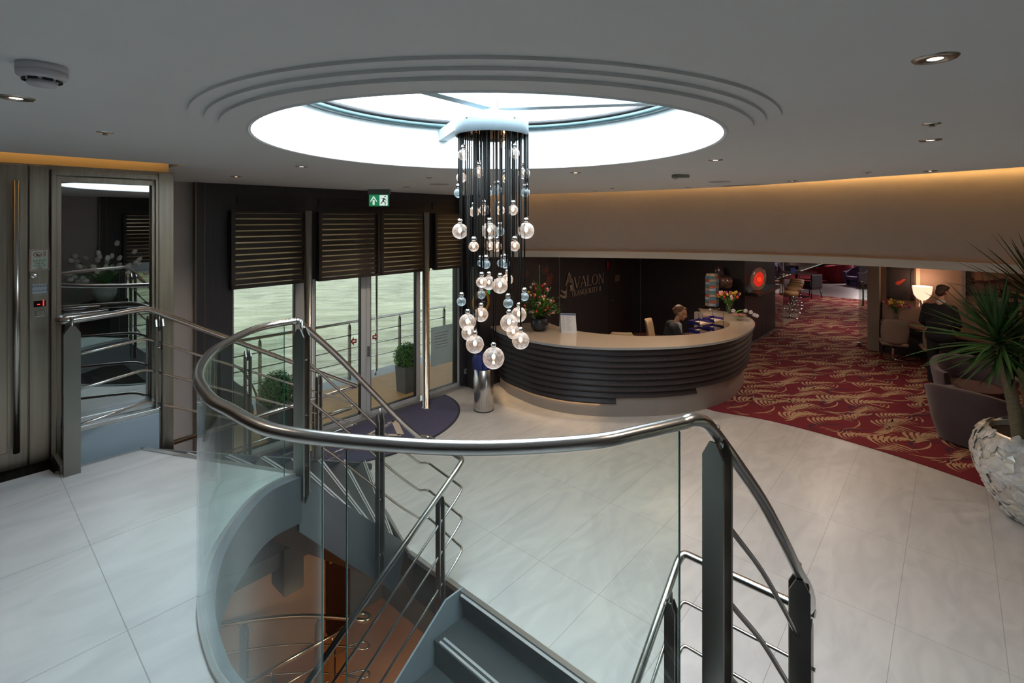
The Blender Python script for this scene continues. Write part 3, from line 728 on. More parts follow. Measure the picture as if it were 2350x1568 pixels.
post(rr, tuple(W(-.6, -.70))[:2], -1.4, -.04, Vector((.75, -.66)), w=.06)
# --- left inner flight rail, turning down into the central flight
li = thing('stair_railing', 'steel stair railing between left stairs and central opening, with zigzag bends at the bottom', 'railing', W(.9, 1.5, 0))
for dz, r in ((0, HR), (.235, .0095), (.485, .0095), (.74, .0095)):
    s0 = Vector((-1.40, 3.26, 2.34 - dz)) if dz == 0 else Vector((-1.36, 3.32, 2.29 - dz))
    pts = smoothpath([s0, W(-.10, 1.465, 2.02 - dz), W(.24, 1.575, 1.665 - dz), W(.62, 1.70, 1.27 - dz), W(.88, 1.76, 1.02 - dz)], 4) + [W(.97, 1.74, .995 - dz), W(.88, 1.18, 1.0 - dz), W(.79, 1.16, .95 - dz), W(-1.7, 1.14, .95 - dz - 1.69)]
    bm = new(); tube(bm, fillet(pts, .035, 5), r, 16)
    if dz == 0: ball(bm, Vector((-1.405, 3.265, 2.34)), HR * 1.0)
    obj('handrail' if dz == 0 else 'mid_rail', bm, STEEL, li)
pL = P(872, 945, 1.44); post(li, (pL.x, pL.y), .02 , 1.42, Vector((-.66, .755)), ptb=.1)
post(li, tuple(W(.62, 1.16))[:2], -.45, .80, Vector((-.70, .70)), w=.058)
post(li, tuple(W(-.55, 1.16))[:2], -1.3, -.02, Vector((-.70, .70)), w=.058)
# --- outer rail of the left flight, starting in front of the lift glass
lo = thing('stair_railing', 'steel stair railing in front of the lift glass, descending along the left stairs', 'railing', W(-1, 2.45, LAND))
a0 = P(150, 738, 2.34); a1 = P(335, 708, 2.34)
for dz, r in ((0, HR), (.225, .0095), (.455, .0095), (.695, .0095)):
    e = W(1.27, 3.44, 1.02 - dz)
    pts = [a0 + N * .20 + U * .25, a0 + N * .16 - U * .02, a0 + N * .0 - U * .02, a0 + (a1 - a0) * .66 - N * .015, a1, e]
    pts = [Vector((p.x, p.y, (2.34 - dz) if i < 5 else 1.02 - dz)) for i, p in enumerate(pts)]
    if dz: pts = [pts[2] + U * .05 - N * .02] + pts[3:]
    if dz == 0: pts += [W(1.22, 3.50, 1.0), W(-.62, 3.36, 1.0)]
    else: pts += [W(1.25, 3.50, 1.0 - dz), W(.9, 3.48, 1.0 - dz)]
    bm = new(); tube(bm, fillet(pts, .05, 6), r, 16); obj('handrail' if dz == 0 else 'mid_rail', bm, STEEL, lo)
pp0 = a0 + U * .03 - N * .01; post(lo, (pp0.x, pp0.y), LAND - .02, 2.31, U, w=.085)
for px, zt, zb in ((366, 2.27, LAND - .45), (567, 1.90, .45), (733, 1.27, .0)):
    # posts stand on the line of the rail
    best = None
    for k in range(200):
        q = a1.lerp(W(1.27, 3.44, 1.02), k / 199); d = abs(q.x / q.y * F + CX - px)
        if best is None or d < best[0]: best = (d, q)
    q = best[1]; post(lo, (q.x, q.y), zb, q.z - .045, Vector((-.72, .69)), w=.06)
for px in (724, ):
    s, _ = TW(px, 950, 3.47); post(lo, tuple(W(s, 3.47))[:2], 0, .96, N, w=.05)
for z in (.75, .5, .25):
    bm = new(); tube(bm, [W(-.3, 3.38, z), W(1.22, 3.49, z)], .0095, 12); obj('mid_rail', bm, STEEL, lo)
# --- lower deck rails
lw = thing('stair_railing', 'dim curved steel railing down on the orange lower deck', 'railing', (-2.4, 5.7, -2.6))
for dz, r in ((0, .024), (.33, .011), (.66, .011)):
    z = -1.6 - dz
    q = [P(500, 1432, z), P(600, 1418, z), P(700, 1413, z), P(800, 1418, z), P(845, 1418, z)]
    q = [Vector((p.x, p.y, z)) for p in [P(x, y, -1.6) for x, y in ((505, 1436), (600, 1421), (700, 1414), (790, 1419), (835, 1425), (848, 1417), (835, 1409), (800, 1417))]]
    bm = new(); tube(bm, smoothpath(q, 5), r, 12); obj('handrail' if dz == 0 else 'mid_rail', bm, STEEL, lw)
for px, py in ((560, 1426), (732, 1414)):
    p = P(px, py, -1.6); post(lw, (p.x, p.y), -2.6, -1.64, Vector((1, 0)), w=.08)
lw2 = thing('stair_railing', 'dim steel railing sloping across the lower deck below the glass', 'railing', (-1.6, 4.6, -2.6))
for dz, r in ((0, .022), (.24, .01), (.48, .01)):
    a = P(795, 1440, -1.55); b = P(560, 1575, -1.75)
    bm = new(); tube(bm, [Vector((a.x, a.y, -1.55 - dz)), Vector((b.x, b.y, -1.75 - dz))], r, 12); obj('handrail' if dz == 0 else 'mid_rail', bm, STEEL, lw2)
    if dz == 0:
        for u in (.15, .75):
            q = a.lerp(b, u); post(lw2, (q.x, q.y), -2.6, -1.62 - .2 * u, Vector((1, 0)), w=.06)
# --- outdoor guard rails
def guard(sg, label):
    g = thing('guard_rail', label, 'railing', W(1.5, sg * 6.74, -.1))
    for z, r in ((1.05, .026), (.80, .011), (.55, .011), (.30, .011)):
        bm = new(); tube(bm, [W(-2.8, sg * 6.74, z), W(5.5, sg * 6.74, z)], r, 12); obj('handrail' if z > 1 else 'mid_rail', bm, STEEL, g)
    for px in (596, 802, 917, 1019):
        s, _ = TW(px, 760, 6.74); post(g, tuple(W(s, sg * 6.74))[:2], -.15, 1.0, N, w=.05, gap=.03)
    return g
guard(1, 'steel guard rail along the teak deck outside the entrance')
guard(-1, 'steel guard rail outside on the opposite side, seen in the lift mirror')
s, _ = TW(861, 700, 6.55)
bm = new(); tube(bm, fillet([W(s, 6.50, 2.6), W(s, 6.50, .10), W(s - .08, 6.42, .02), W(s - .08, 6.42, .10)], .06), .022, 12)
tag(obj('gangway_pole', bm, STEEL), 'tall bent steel gangway pole behind the right door leaf', 'pole')
s, _ = TW(560, 900, 6.2)
gw = thing('gangway_ramp', 'folded grey gangway with curved side rail on the deck, left of the shrub', 'gangway', W(s, 6.2, 0))
bm = new(); pr = [(-.9, 0), (-.9, .78), (-.55, .78), (-.22, .66), (.02, .42), (.12, .12), (.12, 0)]
lo_ = [bm.verts.new(W(s + a, 6.15, b)) for a, b in pr]; hi_ = [bm.verts.new(W(s + a, 6.25, b)) for a, b in pr]; bm.faces.new(lo_); bm.faces.new(hi_[::-1])
for i in range(len(pr)): bm.faces.new((lo_[i], lo_[(i + 1) % 7], hi_[(i + 1) % 7], hi_[i]))
obj('side_plate', bm, mat('gangway_plate', (.30, .33, .32), .5, metal=.3, vary=.1), gw)
bm = new(); tube(bm, smoothpath([W(s - .9, 6.2, .98), W(s - .4, 6.2, .95), W(s - .05, 6.2, .74), W(s + .16, 6.2, .35), W(s + .2, 6.2, .05)], 6), .017, 10); obj('handrail', bm, STEEL, gw)

# ---- lift front
sx = lambda px: TW(px, 700, 2.79)[0]
def sface(bm, s0, s1, z0, z1, t0, t1): sbox(bm, s0, s1, t0, t1, z0, z1)
ZT = CEIL - .07; ZL = LAND
door = sroot('door_1', W(sx(0), 2.79, ZL))
bm = new(); sface(bm, sx(0) - 1.0, sx(62), ZL + .012, ZT, 2.765, 2.80); obj('door_leaf', bm, LIFTST, door, bevel=.003)
bm = new(); sface(bm, sx(0) - .9, sx(16), ZL + .13, ZT - .16, 2.757, 2.766); obj('inset_panel', bm, LIFTST, door, bevel=.003)
bm = new(); hz0 = TW(38, 1040, 2.70)[1]; hz1 = TW(38, 415, 2.70)[1]; hx = TW(38, 700, 2.70)[0]
tube(bm, [W(hx, 2.70, hz0), W(hx, 2.70, hz1)], .0175, 18)
for z in (hz0 + .12, (hz0 + hz1) / 2, hz1 - .12): tube(bm, [W(hx, 2.70, z), W(hx, 2.77, z)], .008, 10)
obj('door_handle', bm, STEEL, door)
lp = thing('lift_control_panel', 'tall stainless panel beside the lift door with call button and red -1 display', 'lift panel', W(sx(88), 2.79, ZL))
bm = new(); sface(bm, sx(66), sx(112), ZL + .012, ZT, 2.765, 2.80); obj('face_plate', bm, LIFTST, lp, bevel=.003)
cxs = sx(92); 
def lz(py): return TW(92, py, 2.765)[1]
def onlift(s, z, t=2.7645): return face_matrix(W(s, t, z), U, (0, 0, 1))
wS = sx(111) - sx(67)
bm = new(); sface(bm, sx(72) , sx(110), lz(737), lz(678), 2.761, 2.766); cpn = obj('button_plate', bm, LIFTST, lp)
bm = new(); sface(bm, sx(76), sx(104), lz(704), lz(690), 2.759, 2.7615); dsp = obj('display', bm, mat('display_black', (.01, .004, .004), .2), cpn)
bm = text_mesh('-1', .058, .001, face_matrix(W(sx(94), 2.7575, lz(702.6)), U, (0, 0, 1))); obj('display_digits', bm, mat('red_digits', (.9, .02, .02), .5, emit=(1, .03, .02), estr=1.2), cpn)
bm = new(); sface(bm, sx(79), sx(101), lz(726), lz(711), 2.757, 2.7615); obj('call_button', bm, CHROME, cpn, bevel=.004)
bm = new(); sface(bm, sx(83), sx(98), lz(723), lz(713), 2.755, 2.758); obj('button_cap', bm, LIFTST, cpn, bevel=.003)
bm = new(); lathe(bm, [(0, .012), (.014, .012), (.022, .004), (.022, 0)], (0, 0, 0), 24, M=Matrix.Rotation(0, 4, 'X')); bmesh.ops.transform(bm, matrix=face_matrix(W(sx(76), 2.765, lz(632)), U, (0, 0, 1)), verts=bm.verts); obj('key_lock', bm, CHROME, lp)
# warning sign
sg_ = thing('warning_sign', 'small pale green sign with red border reading DO NOT USE IN CASE OF FIRE', 'sign', W(sx(90), 2.764, lz(620)))
z0, z1 = lz(620), lz(572); s0, s1 = sx(67), sx(112)
bm = new(); sface(bm, s0, s1, z0, z1, 2.761, 2.7645); obj('sign_plate', bm, mat('sign_pale_green', (.55, .62, .50), .6), sg_)
RED = mat('sign_red', (.42, .03, .04), .5); INK = mat('ink_black', (.015, .015, .015), .6)
bm = new(); w = s1 - s0; h = z1 - z0; b = .03 * w * 2
for (a0_, a1_, b0_, b1_) in ((s0 + b, s1 - b, z1 - b * 1.1, z1 - b * .6), (s0 + b, s1 - b, z0 + b * .6, z0 + b * 1.1), (s0 + b * .7, s0 + b * 1.2, z0 + b, z1 - b), (s1 - b * 1.2, s1 - b * .7, z0 + b, z1 - b)): sface(bm, a0_, a1_, b0_, b1_, 2.7595, 2.7612)
# prohibition ring
cxr, czr, rx = s0 + w * .40, z0 + h * .745, w * .22
for k in range(40):
    a, a2 = 2 * PI * k / 40, 2 * PI * (k + 1) / 40
    bm.faces.new([bm.verts.new(W(cxr + math.cos(x) * rx * q, 2.7595, czr + math.sin(x) * rx * .8 * q)) for x, q in ((a, 1), (a2, 1), (a2, .84), (a, .84))])
bm.faces.new([bm.verts.new(W(cxr + x * rx, 2.7594, czr + z * rx * .8)) for x, z in ((-.72, .55), (-.58, .72), (.72, -.55), (.58, -.72))])
for k in range(3):   # flames
    for j in range(4):
        x0 = cxr + rx * 1.28 + k * rx * .22; zz = czr + rx * (.8 - j * .42) + k * .002
        bm.faces.new([bm.verts.new(W(x0 + a * rx, 2.7594, zz + c * rx)) for a, c in ((0, 0), (.13, -.28), (.26, .14))])
obj('sign_marks', bm, RED, sg_)
bm = new()
for i, ln in enumerate(('DO NOT', 'USE IN', 'CASE OF', 'FIRE')):
    text_mesh(ln, w * .165, .0006, face_matrix(W((s0 + s1) / 2, 2.7592, z0 + h * (.415 - i * .118)), U, (0, 0, 1)), bm)
for dx, hh in ((-.30, .30), (0, .34), (.30, .30)):
    sface(bm, cxr + dx * rx - rx * .07, cxr + dx * rx + rx * .07, czr - rx * .45, czr - rx * .45 + hh * rx * 1.4, 2.759, 2.7606)
    ball(bm, W(cxr + dx * rx, 2.7596, czr + rx * .18), rx * .09, (1, .1, 1), 8, 6)
obj('sign_lettering', bm, INK, sg_)
mk = thing('maker_plate', 'small grey lift maker sticker above the call button', 'sticker', W(sx(90), 2.764, lz(674)))
bm = new(); sface(bm, sx(73), sx(106), lz(674), lz(652), 2.762, 2.7645); obj('sticker_base', bm, mat('sticker_grey', (.42, .45, .52), .5), mk)
bm = new(); text_mesh('ASTRALIFT', .0165, .0005, face_matrix(W(sx(90), 2.7605, lz(658.5)), U, (0, 0, 1)) @ Matrix.Diagonal((1.0, 1, 1, 1)), bm)
text_mesh('www.astralift.nl', .0125, .0005, face_matrix(W(sx(90), 2.7605, lz(668)), U, (0, 0, 1)), bm); obj('sticker_lettering', bm, INK, mk)
# mirrored lift glass with its frame
mg = sroot('window_lift', W(sx(240), 2.79, ZL))
MIRR = glassmat('lift_mirror_glass', (.10, .14, .15), .78, ior=6.0)
bm = new(); sface(bm, sx(138), sx(341), ZL + .28, TW(240, 400, 2.79)[1], 2.775, 2.781); obj('mirror_pane', bm, MIRR, mg)
bm = new(); sface(bm, sx(138), sx(341), ZL + .2, ZT - .05, 2.7905, 2.7995); obj('pane_backing', bm, mat('dark_shaft', (.03, .04, .045), .6), mg)
za = TW(240, 400, 2.79)[1]
for i, (g0, g1) in enumerate(((0, .5), (.5, 1))):
    bm = new(); w_ = sx(139) - sx(115); t_ = 2.735 + i * .015; a, b = sx(115) + w_ * g0, sx(115) + w_ * g1
    sface(bm, a, b, ZL, ZT - .02 - i * .04, t_, 2.80); a, b = sx(360) - w_ * g1 * .8, sx(360) - w_ * g0 * .8; sface(bm, a, b, ZL - .2, ZT - .02 - i * .04, t_, 2.80)
    sface(bm, sx(115) + w_ * g0, sx(360) - w_ * g0 * .8, ZT - .06 - i * .045, ZT - .02 - i * .045, t_, 2.80)
    obj('window_frame', bm, LIFTST, mg, bevel=.003)
bm = new(); sface(bm, sx(362), LS - .005, -.2, ZT, 2.76, 2.80); obj('corner_panel', bm, LIFTST, mg, bevel=.003)
bm = new(); sface(bm, sx(150), sx(352), ZL - .25, ZL + .20, 2.62, 2.79); obj('plinth', bm, mat('pale_blue_plinth', (.22, .27, .31), .35), mg, bevel=.004)
bm = new(); sface(bm, sx(150), sx(352), ZL + .20, ZL + .235, 2.62, 2.80); sface(bm, sx(150), sx(352), ZL + .235, ZL + .28, 2.68, 2.80); obj('plinth_cap', bm, TRIM, mg, bevel=.004)
bm = new(); prism(bm, [ST(P(118, 1057, ZL)), ST(P(138, 1090, ZL)), ST(P(148, 1082, ZL)), ST(P(130, 1052, ZL))], ZL - .05, ZL + .05, STM); obj('foot_plate', bm, STEELD, mg, bevel=.003)

# ================================================================== CHANDELIER
ch = thing('chandelier', 'tall chandelier of clear glass globes on black rods hanging from a white drum', 'chandelier', (C0.x, C0.y, 3.55))
CH = Vector((C0.x, C0.y, 0)); DZ0, DZ1 = 3.455, 3.56
bm = new(); lathe(bm, [(0, DZ1), (.19, DZ1), (.2, DZ1 - .008), (.2, DZ0), (.192, DZ0), (.192, DZ0 + .012), (0, DZ0 + .012)], CH, 72); drum = obj('canopy_drum', bm, mat('white_drum_metal', (.24, .29, .32), .4, metal=.0), ch)
bm = new(); lathe(bm, [(0, DZ0 + .009), (.19, DZ0 + .009)], CH, 48); obj('mirror_underside', bm, mat('copper_mirror', (.8, .55, .35), .12, metal=1), drum)
bm = new()
for a in (-128, -52): ball(bm, CH + Vector((.2 * math.cos(R(a)), .2 * math.sin(R(a)), 3.528)), .007)
obj('drum_screw', bm, CHROME, drum)
bm = new(); lathe(bm, [(.035, DZ1), (.035, 3.70)], CH, 24); obj('hanging_tube', bm, WHITE, ch)
GLOBE = glassmat('seeded_globe_glass', (.97, .97, .97), 1.0, ior=1.45, milk=.30, milkcol=(1, .92, .86), milkscale=70, rough=.02)
ICE = glassmat('crackled_globe_glass', (.9, .98, 1), 1.0, ior=1.6, milk=.30, milkcol=(.78, .86, .88), milkscale=60, rough=.05)
BULB = mat('bulb_filament', (1, .7, .4), .5, emit=(1, .52, .22), estr=9)
ROD = mat('black_cord', (.010, .010, .010), .65, spec=.2)
A_ = [(345,725,54,1,0),(460,620,50,1,1),(535,548,45,0,1),(735,615,53,1,1),(823,710,55,1,0),(872,575,42,0,1),(485,888,56,1,0),(325,940,48,1,1),(920,900,56,1,0),(745,950,40,1,1),(300,1087,45,0,0),(662,1058,46,0,0),(932,1082,43,0,0),(585,1085,32,0,1),(447,1263,50,1,1),(548,1247,53,1,0),(813,1248,50,1,0),(693,1250,45,1,1),(312,1447,74,2,0),(590,1445,80,2,0),(938,1442,78,2,0),(690,1450,45,0,1)]
B_ = [(400,97,44,1,0),(595,97,46,1,0),(750,93,45,1,0),(535,90,40,1,1),(505,250,39,0,0),(460,240,30,0,1),(672,243,42,0,0),(635,240,35,0,1),(467,403,47,1,0),(530,410,60,1,1),(625,432,68,2,0),(690,380,48,1,1),(465,510,37,0,1),(295,568,40,0,0),(695,583,43,0,0),(835,527,37,0,0),(463,680,62,2,1),(347,745,72,2,0),(787,680,65,2,1),(702,752,75,2,0),(362,837,67,2,1),(740,830,60,2,1),(410,935,77,2,0),(802,903,74,2,0),(570,1052,93,3,0)]
pend = [(980 + x / 4.127, 180 + y / 4.127, r / 4.127, k, b) for x, y, r, k, b in A_] + [(980 + x / 3.733, 540 + y / 3.733, r / 3.733, k, b) for x, y, r, k, b in B_]
bulbmesh = None
for i, (px, py, rp, k, back) in enumerate(pend):
    u = (px - (CX + C0.x / C0.y * F)) / 84.0; u = max(-.97, min(.97, u)); span = math.sqrt(1 - u * u) * .175
    Y = C0.y + (span * (.35 + .6 * random.random()) * (1 if back else -1))
    r = rp * Y / F; c = Vector(((px - CX) / F * Y, Y, E - (py - CY) / F * Y))
    d = Vector((c.x - C0.x, c.y - C0.y)); 
    bm = new(); tube(bm, [Vector((c.x, c.y, DZ0 + .008)), Vector((c.x, c.y, c.z + r + .028))], .0042, 8); obj('pendant_rod', bm, ROD, ch)
    if i % 2 == 0:   # twin cords on many of the pendants
        bm = new(); tube(bm, [Vector((c.x + .011, c.y + .004, DZ0 + .008)), Vector((c.x + .011, c.y + .004, c.z + r + .034))], .003, 8); obj('pendant_rod', bm, ROD, ch)
    bm = new(); ball(bm, c, r, u=24, v=16); g = obj('glass_globe', bm, GLOBE if k else ICE, ch)
    cr_ = .0145
    bm = new(); ball(bm, c + Vector((0, 0, r + cr_ * .85)), cr_); lathe(bm, [(cr_ * .5, -.004), (cr_ * .7, 0), (cr_ * .5, .006)], c + Vector((0, 0, r - .001)), 16); obj('cap', bm, CHROME, g)
    if k:
        bm = new(); ball(bm, c + Vector((0, 0, r * .12)), .0075 if k < 2 else .0095, (1, 1, 1.4), 10, 8)
        if k == 3: ball(bm, c + Vector((0, 0, -r * .42)), .006, (1, 1, 1.4), 10, 8)
        obj('bulb', bm, BULB, g)
# extra bare rods that end behind the globes
for k in range(10):
    a = 2 * PI * k / 10 + .2; p = CH + Vector((.165 * math.cos(a), .165 * math.sin(a), 0)); bm = new()
    tube(bm, [p + Vector((0, 0, DZ0 + .008)), p + Vector((0, 0, 2.95 - .35 * random.random()))], .0038, 8); obj('pendant_rod', bm, ROD, ch)

# ================================================================== CEILING FITTINGS
def down(v): return Vector((v.x, v.y, CEIL))
RING = mat('nickel_ring', (.42, .38, .34), .3, metal=1)
LAMPW = mat('halogen_glow', (1, .8, .6), .5, emit=(1, .66, .42), estr=9)
lights = [(37, 224, 'far left of the ceiling near the smoke detector'), (2146, 133, 'at the upper right, nearest to the camera'), (692, 382, 'left of the skylight rim, above the left stair'), (542, 405, 'near the left end of the entrance wall'), (933, 429, 'just right of the exit sign'), (1321, 396, 'right of the chandelier below the skylight rim'), (1642, 367, 'right of the skylight rim'), (2135, 321, 'below the sprinkler on the right side'), (1580, 430, 'beside the boxy detector, close to the glowing cove'), (1818, 415, 'right of the slot diffuser along the cove'), (2135, 392, 'rightmost along the glowing cove'), (1366, 438, 'near the cove just right of the chandelier')]
first = None
for px, py, lab in lights:
    p = P(px, py, CEIL)
    if first is None:
        first = thing('ceiling_downlight', '', 'downlight', (p.x, p.y, CEIL), 'recessed downlights in the grey ceiling')
        c = Vector((p.x, p.y, CEIL)); bm = new(); lathe(bm, [(.028, -.001), (.030, -.006), (.048, -.005), (.052, 0)], c, 32); obj('ring', bm, RING, first)
        bm = new(); lathe(bm, [(.028, -.001), (.020, .0), (.018, -.003)], c, 24); obj('reflector', bm, CHROME, first)
        bm = new(); lathe(bm, [(0, -.004), (.018, -.003)], c, 24); obj('bulb', bm, LAMPW, first); o = first
    else: o = dup(first, (p.x, p.y, CEIL))
    o['label'] = 'small recessed halogen downlight, ' + lab
for px, py, lab in ((241, 304, 'on the left, between smoke detector and lift'), (984, 407, 'left of the chandelier near the entrance'), (2138, 284, 'on the right side of the ceiling'), (1990, 395, 'on the far right close to the cove'), (1405, 432, 'small one near the cove behind the skylight')):
    p = P(px, py, CEIL); c = Vector((p.x, p.y, CEIL)); t = thing('sprinkler', 'flush chrome sprinkler head ' + lab, 'sprinkler', c, 'sprinkler heads in the ceiling')
    bm = new(); lathe(bm, [(0, -.003), (.034, -.003), (.036, 0)], c, 28); obj('plate', bm, CHROME, t)
    bm = new(); lathe(bm, [(0, -.002), (.010, -.002), (.008, -.010), (.014, -.012), (.014, -.014), (0, -.015)], c, 16); obj('head', bm, RING, t)
p = P(95, 128, CEIL); c = Vector((p.x, p.y, CEIL)); c = Vector(((97 - CX) / F * 1.42, 1.42, CEIL)); sd = thing('smoke_detector', 'round white smoke detector on the ceiling at the upper left', 'smoke detector', c)
DW = mat('detector_white', (.62, .60, .64), .45)
bm = new(); lathe(bm, [(0, 0), (.056, 0), (.057, -.019), (.055, -.0195), (.057, -.021), (.055, -.034), (.048, -.04), (.036, -.042), (0, -.042)], c, 48); obj('base', bm, DW, sd)
bm = new(); lathe(bm, [(0, -.042), (.030, -.042), (.034, -.052), (.030, -.058), (0, -.061)], c, 40); obj('sensor_cap', bm, DW, sd)
for k in range(8):
    a = 2 * PI * k / 8 + .25; M = Matrix.Translation(c) @ Matrix.Rotation(a, 4, 'Z'); bm = new(); box(bm, .0385, .0425, -.011, .011, -.0475, -.0415, M); obj('sensor_slot', bm, BLACK, sd)
# boxy detector
p = P(1562, 401, CEIL); t = thing('motion_detector', 'small boxy ceiling detector with a grid lens, right of the skylight', 'detector', (p.x, p.y, CEIL)); bm = new()
M = Matrix.Translation((p.x, p.y, CEIL)) @ Matrix.Rotation(.5, 4, 'Z'); box(bm, -.07, .07, -.05, .05, -.03, 0, M); obj('housing', bm, mat('detector_grey', (.30, .29, .26), .5), t, bevel=.004)
bm = new(); ball(bm, Vector((p.x - .06, p.y - .02, CEIL - .03)), .026, (1, 1, .7)); obj('lens', bm, RING, t)
for px, py, lab in ((1651, 417, 'near the cove on the right'), (1008, 423, 'left of the chandelier near the entrance')):
    p = P(px, py, CEIL); c = Vector((p.x, p.y, CEIL)); bm = new(); lathe(bm, [(0, -.004), (.115, -.004), (.125, 0)], c, 36); tag(obj('ceiling_speaker', bm, mat('speaker_grille', (.42, .42, .41), .7)), 'flat round white ceiling speaker ' + lab, 'speaker', 'round ceiling speakers')
a = P(1660, 427, CEIL); b = P(1742, 424, CEIL); d = (b - a).normalized(); nn = Vector((-d.y, d.x, 0)) * .05; bm = new()
lo_ = [bm.verts.new(q + Vector((0, 0, z))) for z in (-.004,) for q in (a - nn, b - nn, b + nn, a + nn)]; bm.faces.new(lo_); tag(obj('slot_diffuser', bm, mat('diffuser_grey', (.30, .28, .24), .6)), 'long thin slot air diffuser in the ceiling beside the cove', 'vent')

# ---- exit sign
YX = 7.15; xs0, xs1 = (846 - CX) / F * YX, (893 - CX) / F * YX
ex = thing('exit_sign', 'green exit sign with white arrow and running figure, hanging under the ceiling at the entrance', 'exit sign', ((xs0 + xs1) / 2, YX, CEIL))
bm = new(); box(bm, xs0 - .01, xs1 + .005, YX - .02, YX + .09, CEIL - .07, CEIL); obj('housing', bm, mat('sign_housing', (.16, .17, .18), .5), ex, bevel=.004)
zt, zb = E - (447 - CY) / F * YX, E - (473 - CY) / F * YX
GRN = mat('sign_green', (.01, .16, .06), .5, emit=(.02, .26, .10), estr=.45); SWH = mat('sign_white', (.8, .9, .88), .5, emit=(.8, .95, .9), estr=.5)
bm = new(); box(bm, xs0, xs1, YX + .0, YX + .02, zb - .008, zt + .008); obj('frame', bm, mat('sign_housing', (.16, .17, .18), .5), ex)
bm = new(); box(bm, xs0 + .008, xs1 - .008, YX - .006, YX - .001, zb, zt); pn = obj('green_panel', bm, GRN, ex)
mx_ = (xs0 + xs1) / 2; h = zt - zb
bm = new(); ax = (xs0 + mx_) / 2
for quad in ([(-.014, .1), (.014, .1), (.014, .55), (-.014, .55)], [(-.045, .48), (0, .9), (0, .72), (-.045, .34)], [(.045, .48), (.045, .34), (0, .72), (0, .9)]):
    bm.faces.new([bm.verts.new((ax + x, YX - .0075, zb + z * h)) for x, z in quad])
obj('arrow', bm, SWH, pn)
bm = new(); rx0 = mx_ + .012; rx1 = xs1 - .02; bm.faces.new([bm.verts.new((x, YX - .0075, zb + z * h)) for x, z in ((rx0, .05), (rx1, .05), (rx1, .95), (rx0, .95))]); obj('door_pictogram', bm, SWH, pn)
bm = new(); fx_ = (rx0 + rx1) / 2
def lim(bm, a, b, w, y=YX - .009):
    a = Vector((fx_ + a[0] * .1, y, zb + a[1] * h)); b = Vector((fx_ + b[0] * .1, y, zb + b[1] * h)); d = (b - a).normalized(); n = Vector((-d.z, 0, d.x)) * w
    bm.faces.new([bm.verts.new(v) for v in (a - n, b - n, b + n, a + n)])
lim(bm, (-.1, .42), (.12, .7), .010); lim(bm, (-.1, .42), (-.4, .2), .006); lim(bm, (-.05, .42), (.25, .32), .006); lim(bm, (.25, .32), (.22, .1), .006); lim(bm, (.1, .66), (-.3, .66), .005); lim(bm, (.1, .62), (.4, .5), .005)
bm.faces.new([bm.verts.new((fx_ + .022 + .011 * math.cos(k * PI / 6), YX - .009, zb + .83 * h + .011 * math.sin(k * PI / 6))) for k in range(12)]); obj('running_figure', bm, mat('sign_green_dark', (.01, .12, .05), .5), pn)

# ================================================================== LOBBY OBJECTS
# ---- door mat with the A logo
MATN = mat('navy_mat', (.075, .075, .14), .95, bump=.5, bscale=500, vary=.12, vscale=60)
pts = [(2.15 + 1.52 * math.cos(a), 4.64 - 1.20 * math.sin(a)) for a in [PI * k / 40 for k in range(41)]]
mt = thing('door_mat', 'dark blue half-oval door mat with an A emblem, lying before the entrance doors', 'mat', W(2.15, 4.2, 0))
bm = new(); prism(bm, pts, .002, .010, STM); obj('pile', bm, MATN, mt)
bm = new(); ring_wall(bm, [p for p in pts], .002, .0105, .03); obj('border', bm, mat('dark_mat_edge', (.02, .02, .04), .8), mt)
def stroke_ground(bm, a, b, w, z=.0115):
    a = P(*a, 0); b = P(*b, 0); d = (b - a).normalized(); n = Vector((-d.y, d.x, 0)) * w; bm.faces.new([bm.verts.new(v + Vector((0, 0, z))) for v in (a - n, b - n, b + n, a + n)])
bm = new(); stroke_ground(bm, (842, 1001), (866, 999), .03); stroke_ground(bm, (905, 967), (920, 1000), .045); stroke_ground(bm, (880, 1000), (921, 1001), .03); stroke_ground(bm, (905, 967), (842, 1001), .02); obj('emblem_strokes', bm, mat('mat_cream', (.55, .48, .40), .9), mt)
bm = new(); n = 16
for j, (p0, p1, p2, w) in enumerate((((846, 1002), (882, 998), (892, 968), .07), ((882, 988), (896, 974), (920, 964), .045))):
    prev = None
    for k in range(n + 1):
        u = k / n; q = Vector(p0) * (1 - u) ** 2 + Vector(p1) * 2 * u * (1 - u) + Vector(p2) * u * u; c = P(q.x, q.y, 0); ww = w * math.sin(PI * min(.98, max(.04, u)))
        cur = (bm.verts.new(c + Vector((-ww * .5, -ww, .0125))), bm.verts.new(c + Vector((ww * .5, ww, .0125))))
        if prev: bm.faces.new((prev[0], cur[0], cur[1], prev[1]))
        prev = cur
obj('emblem_wave', bm, mat('mat_lilac', (.28, .28, .36), .9), mt)
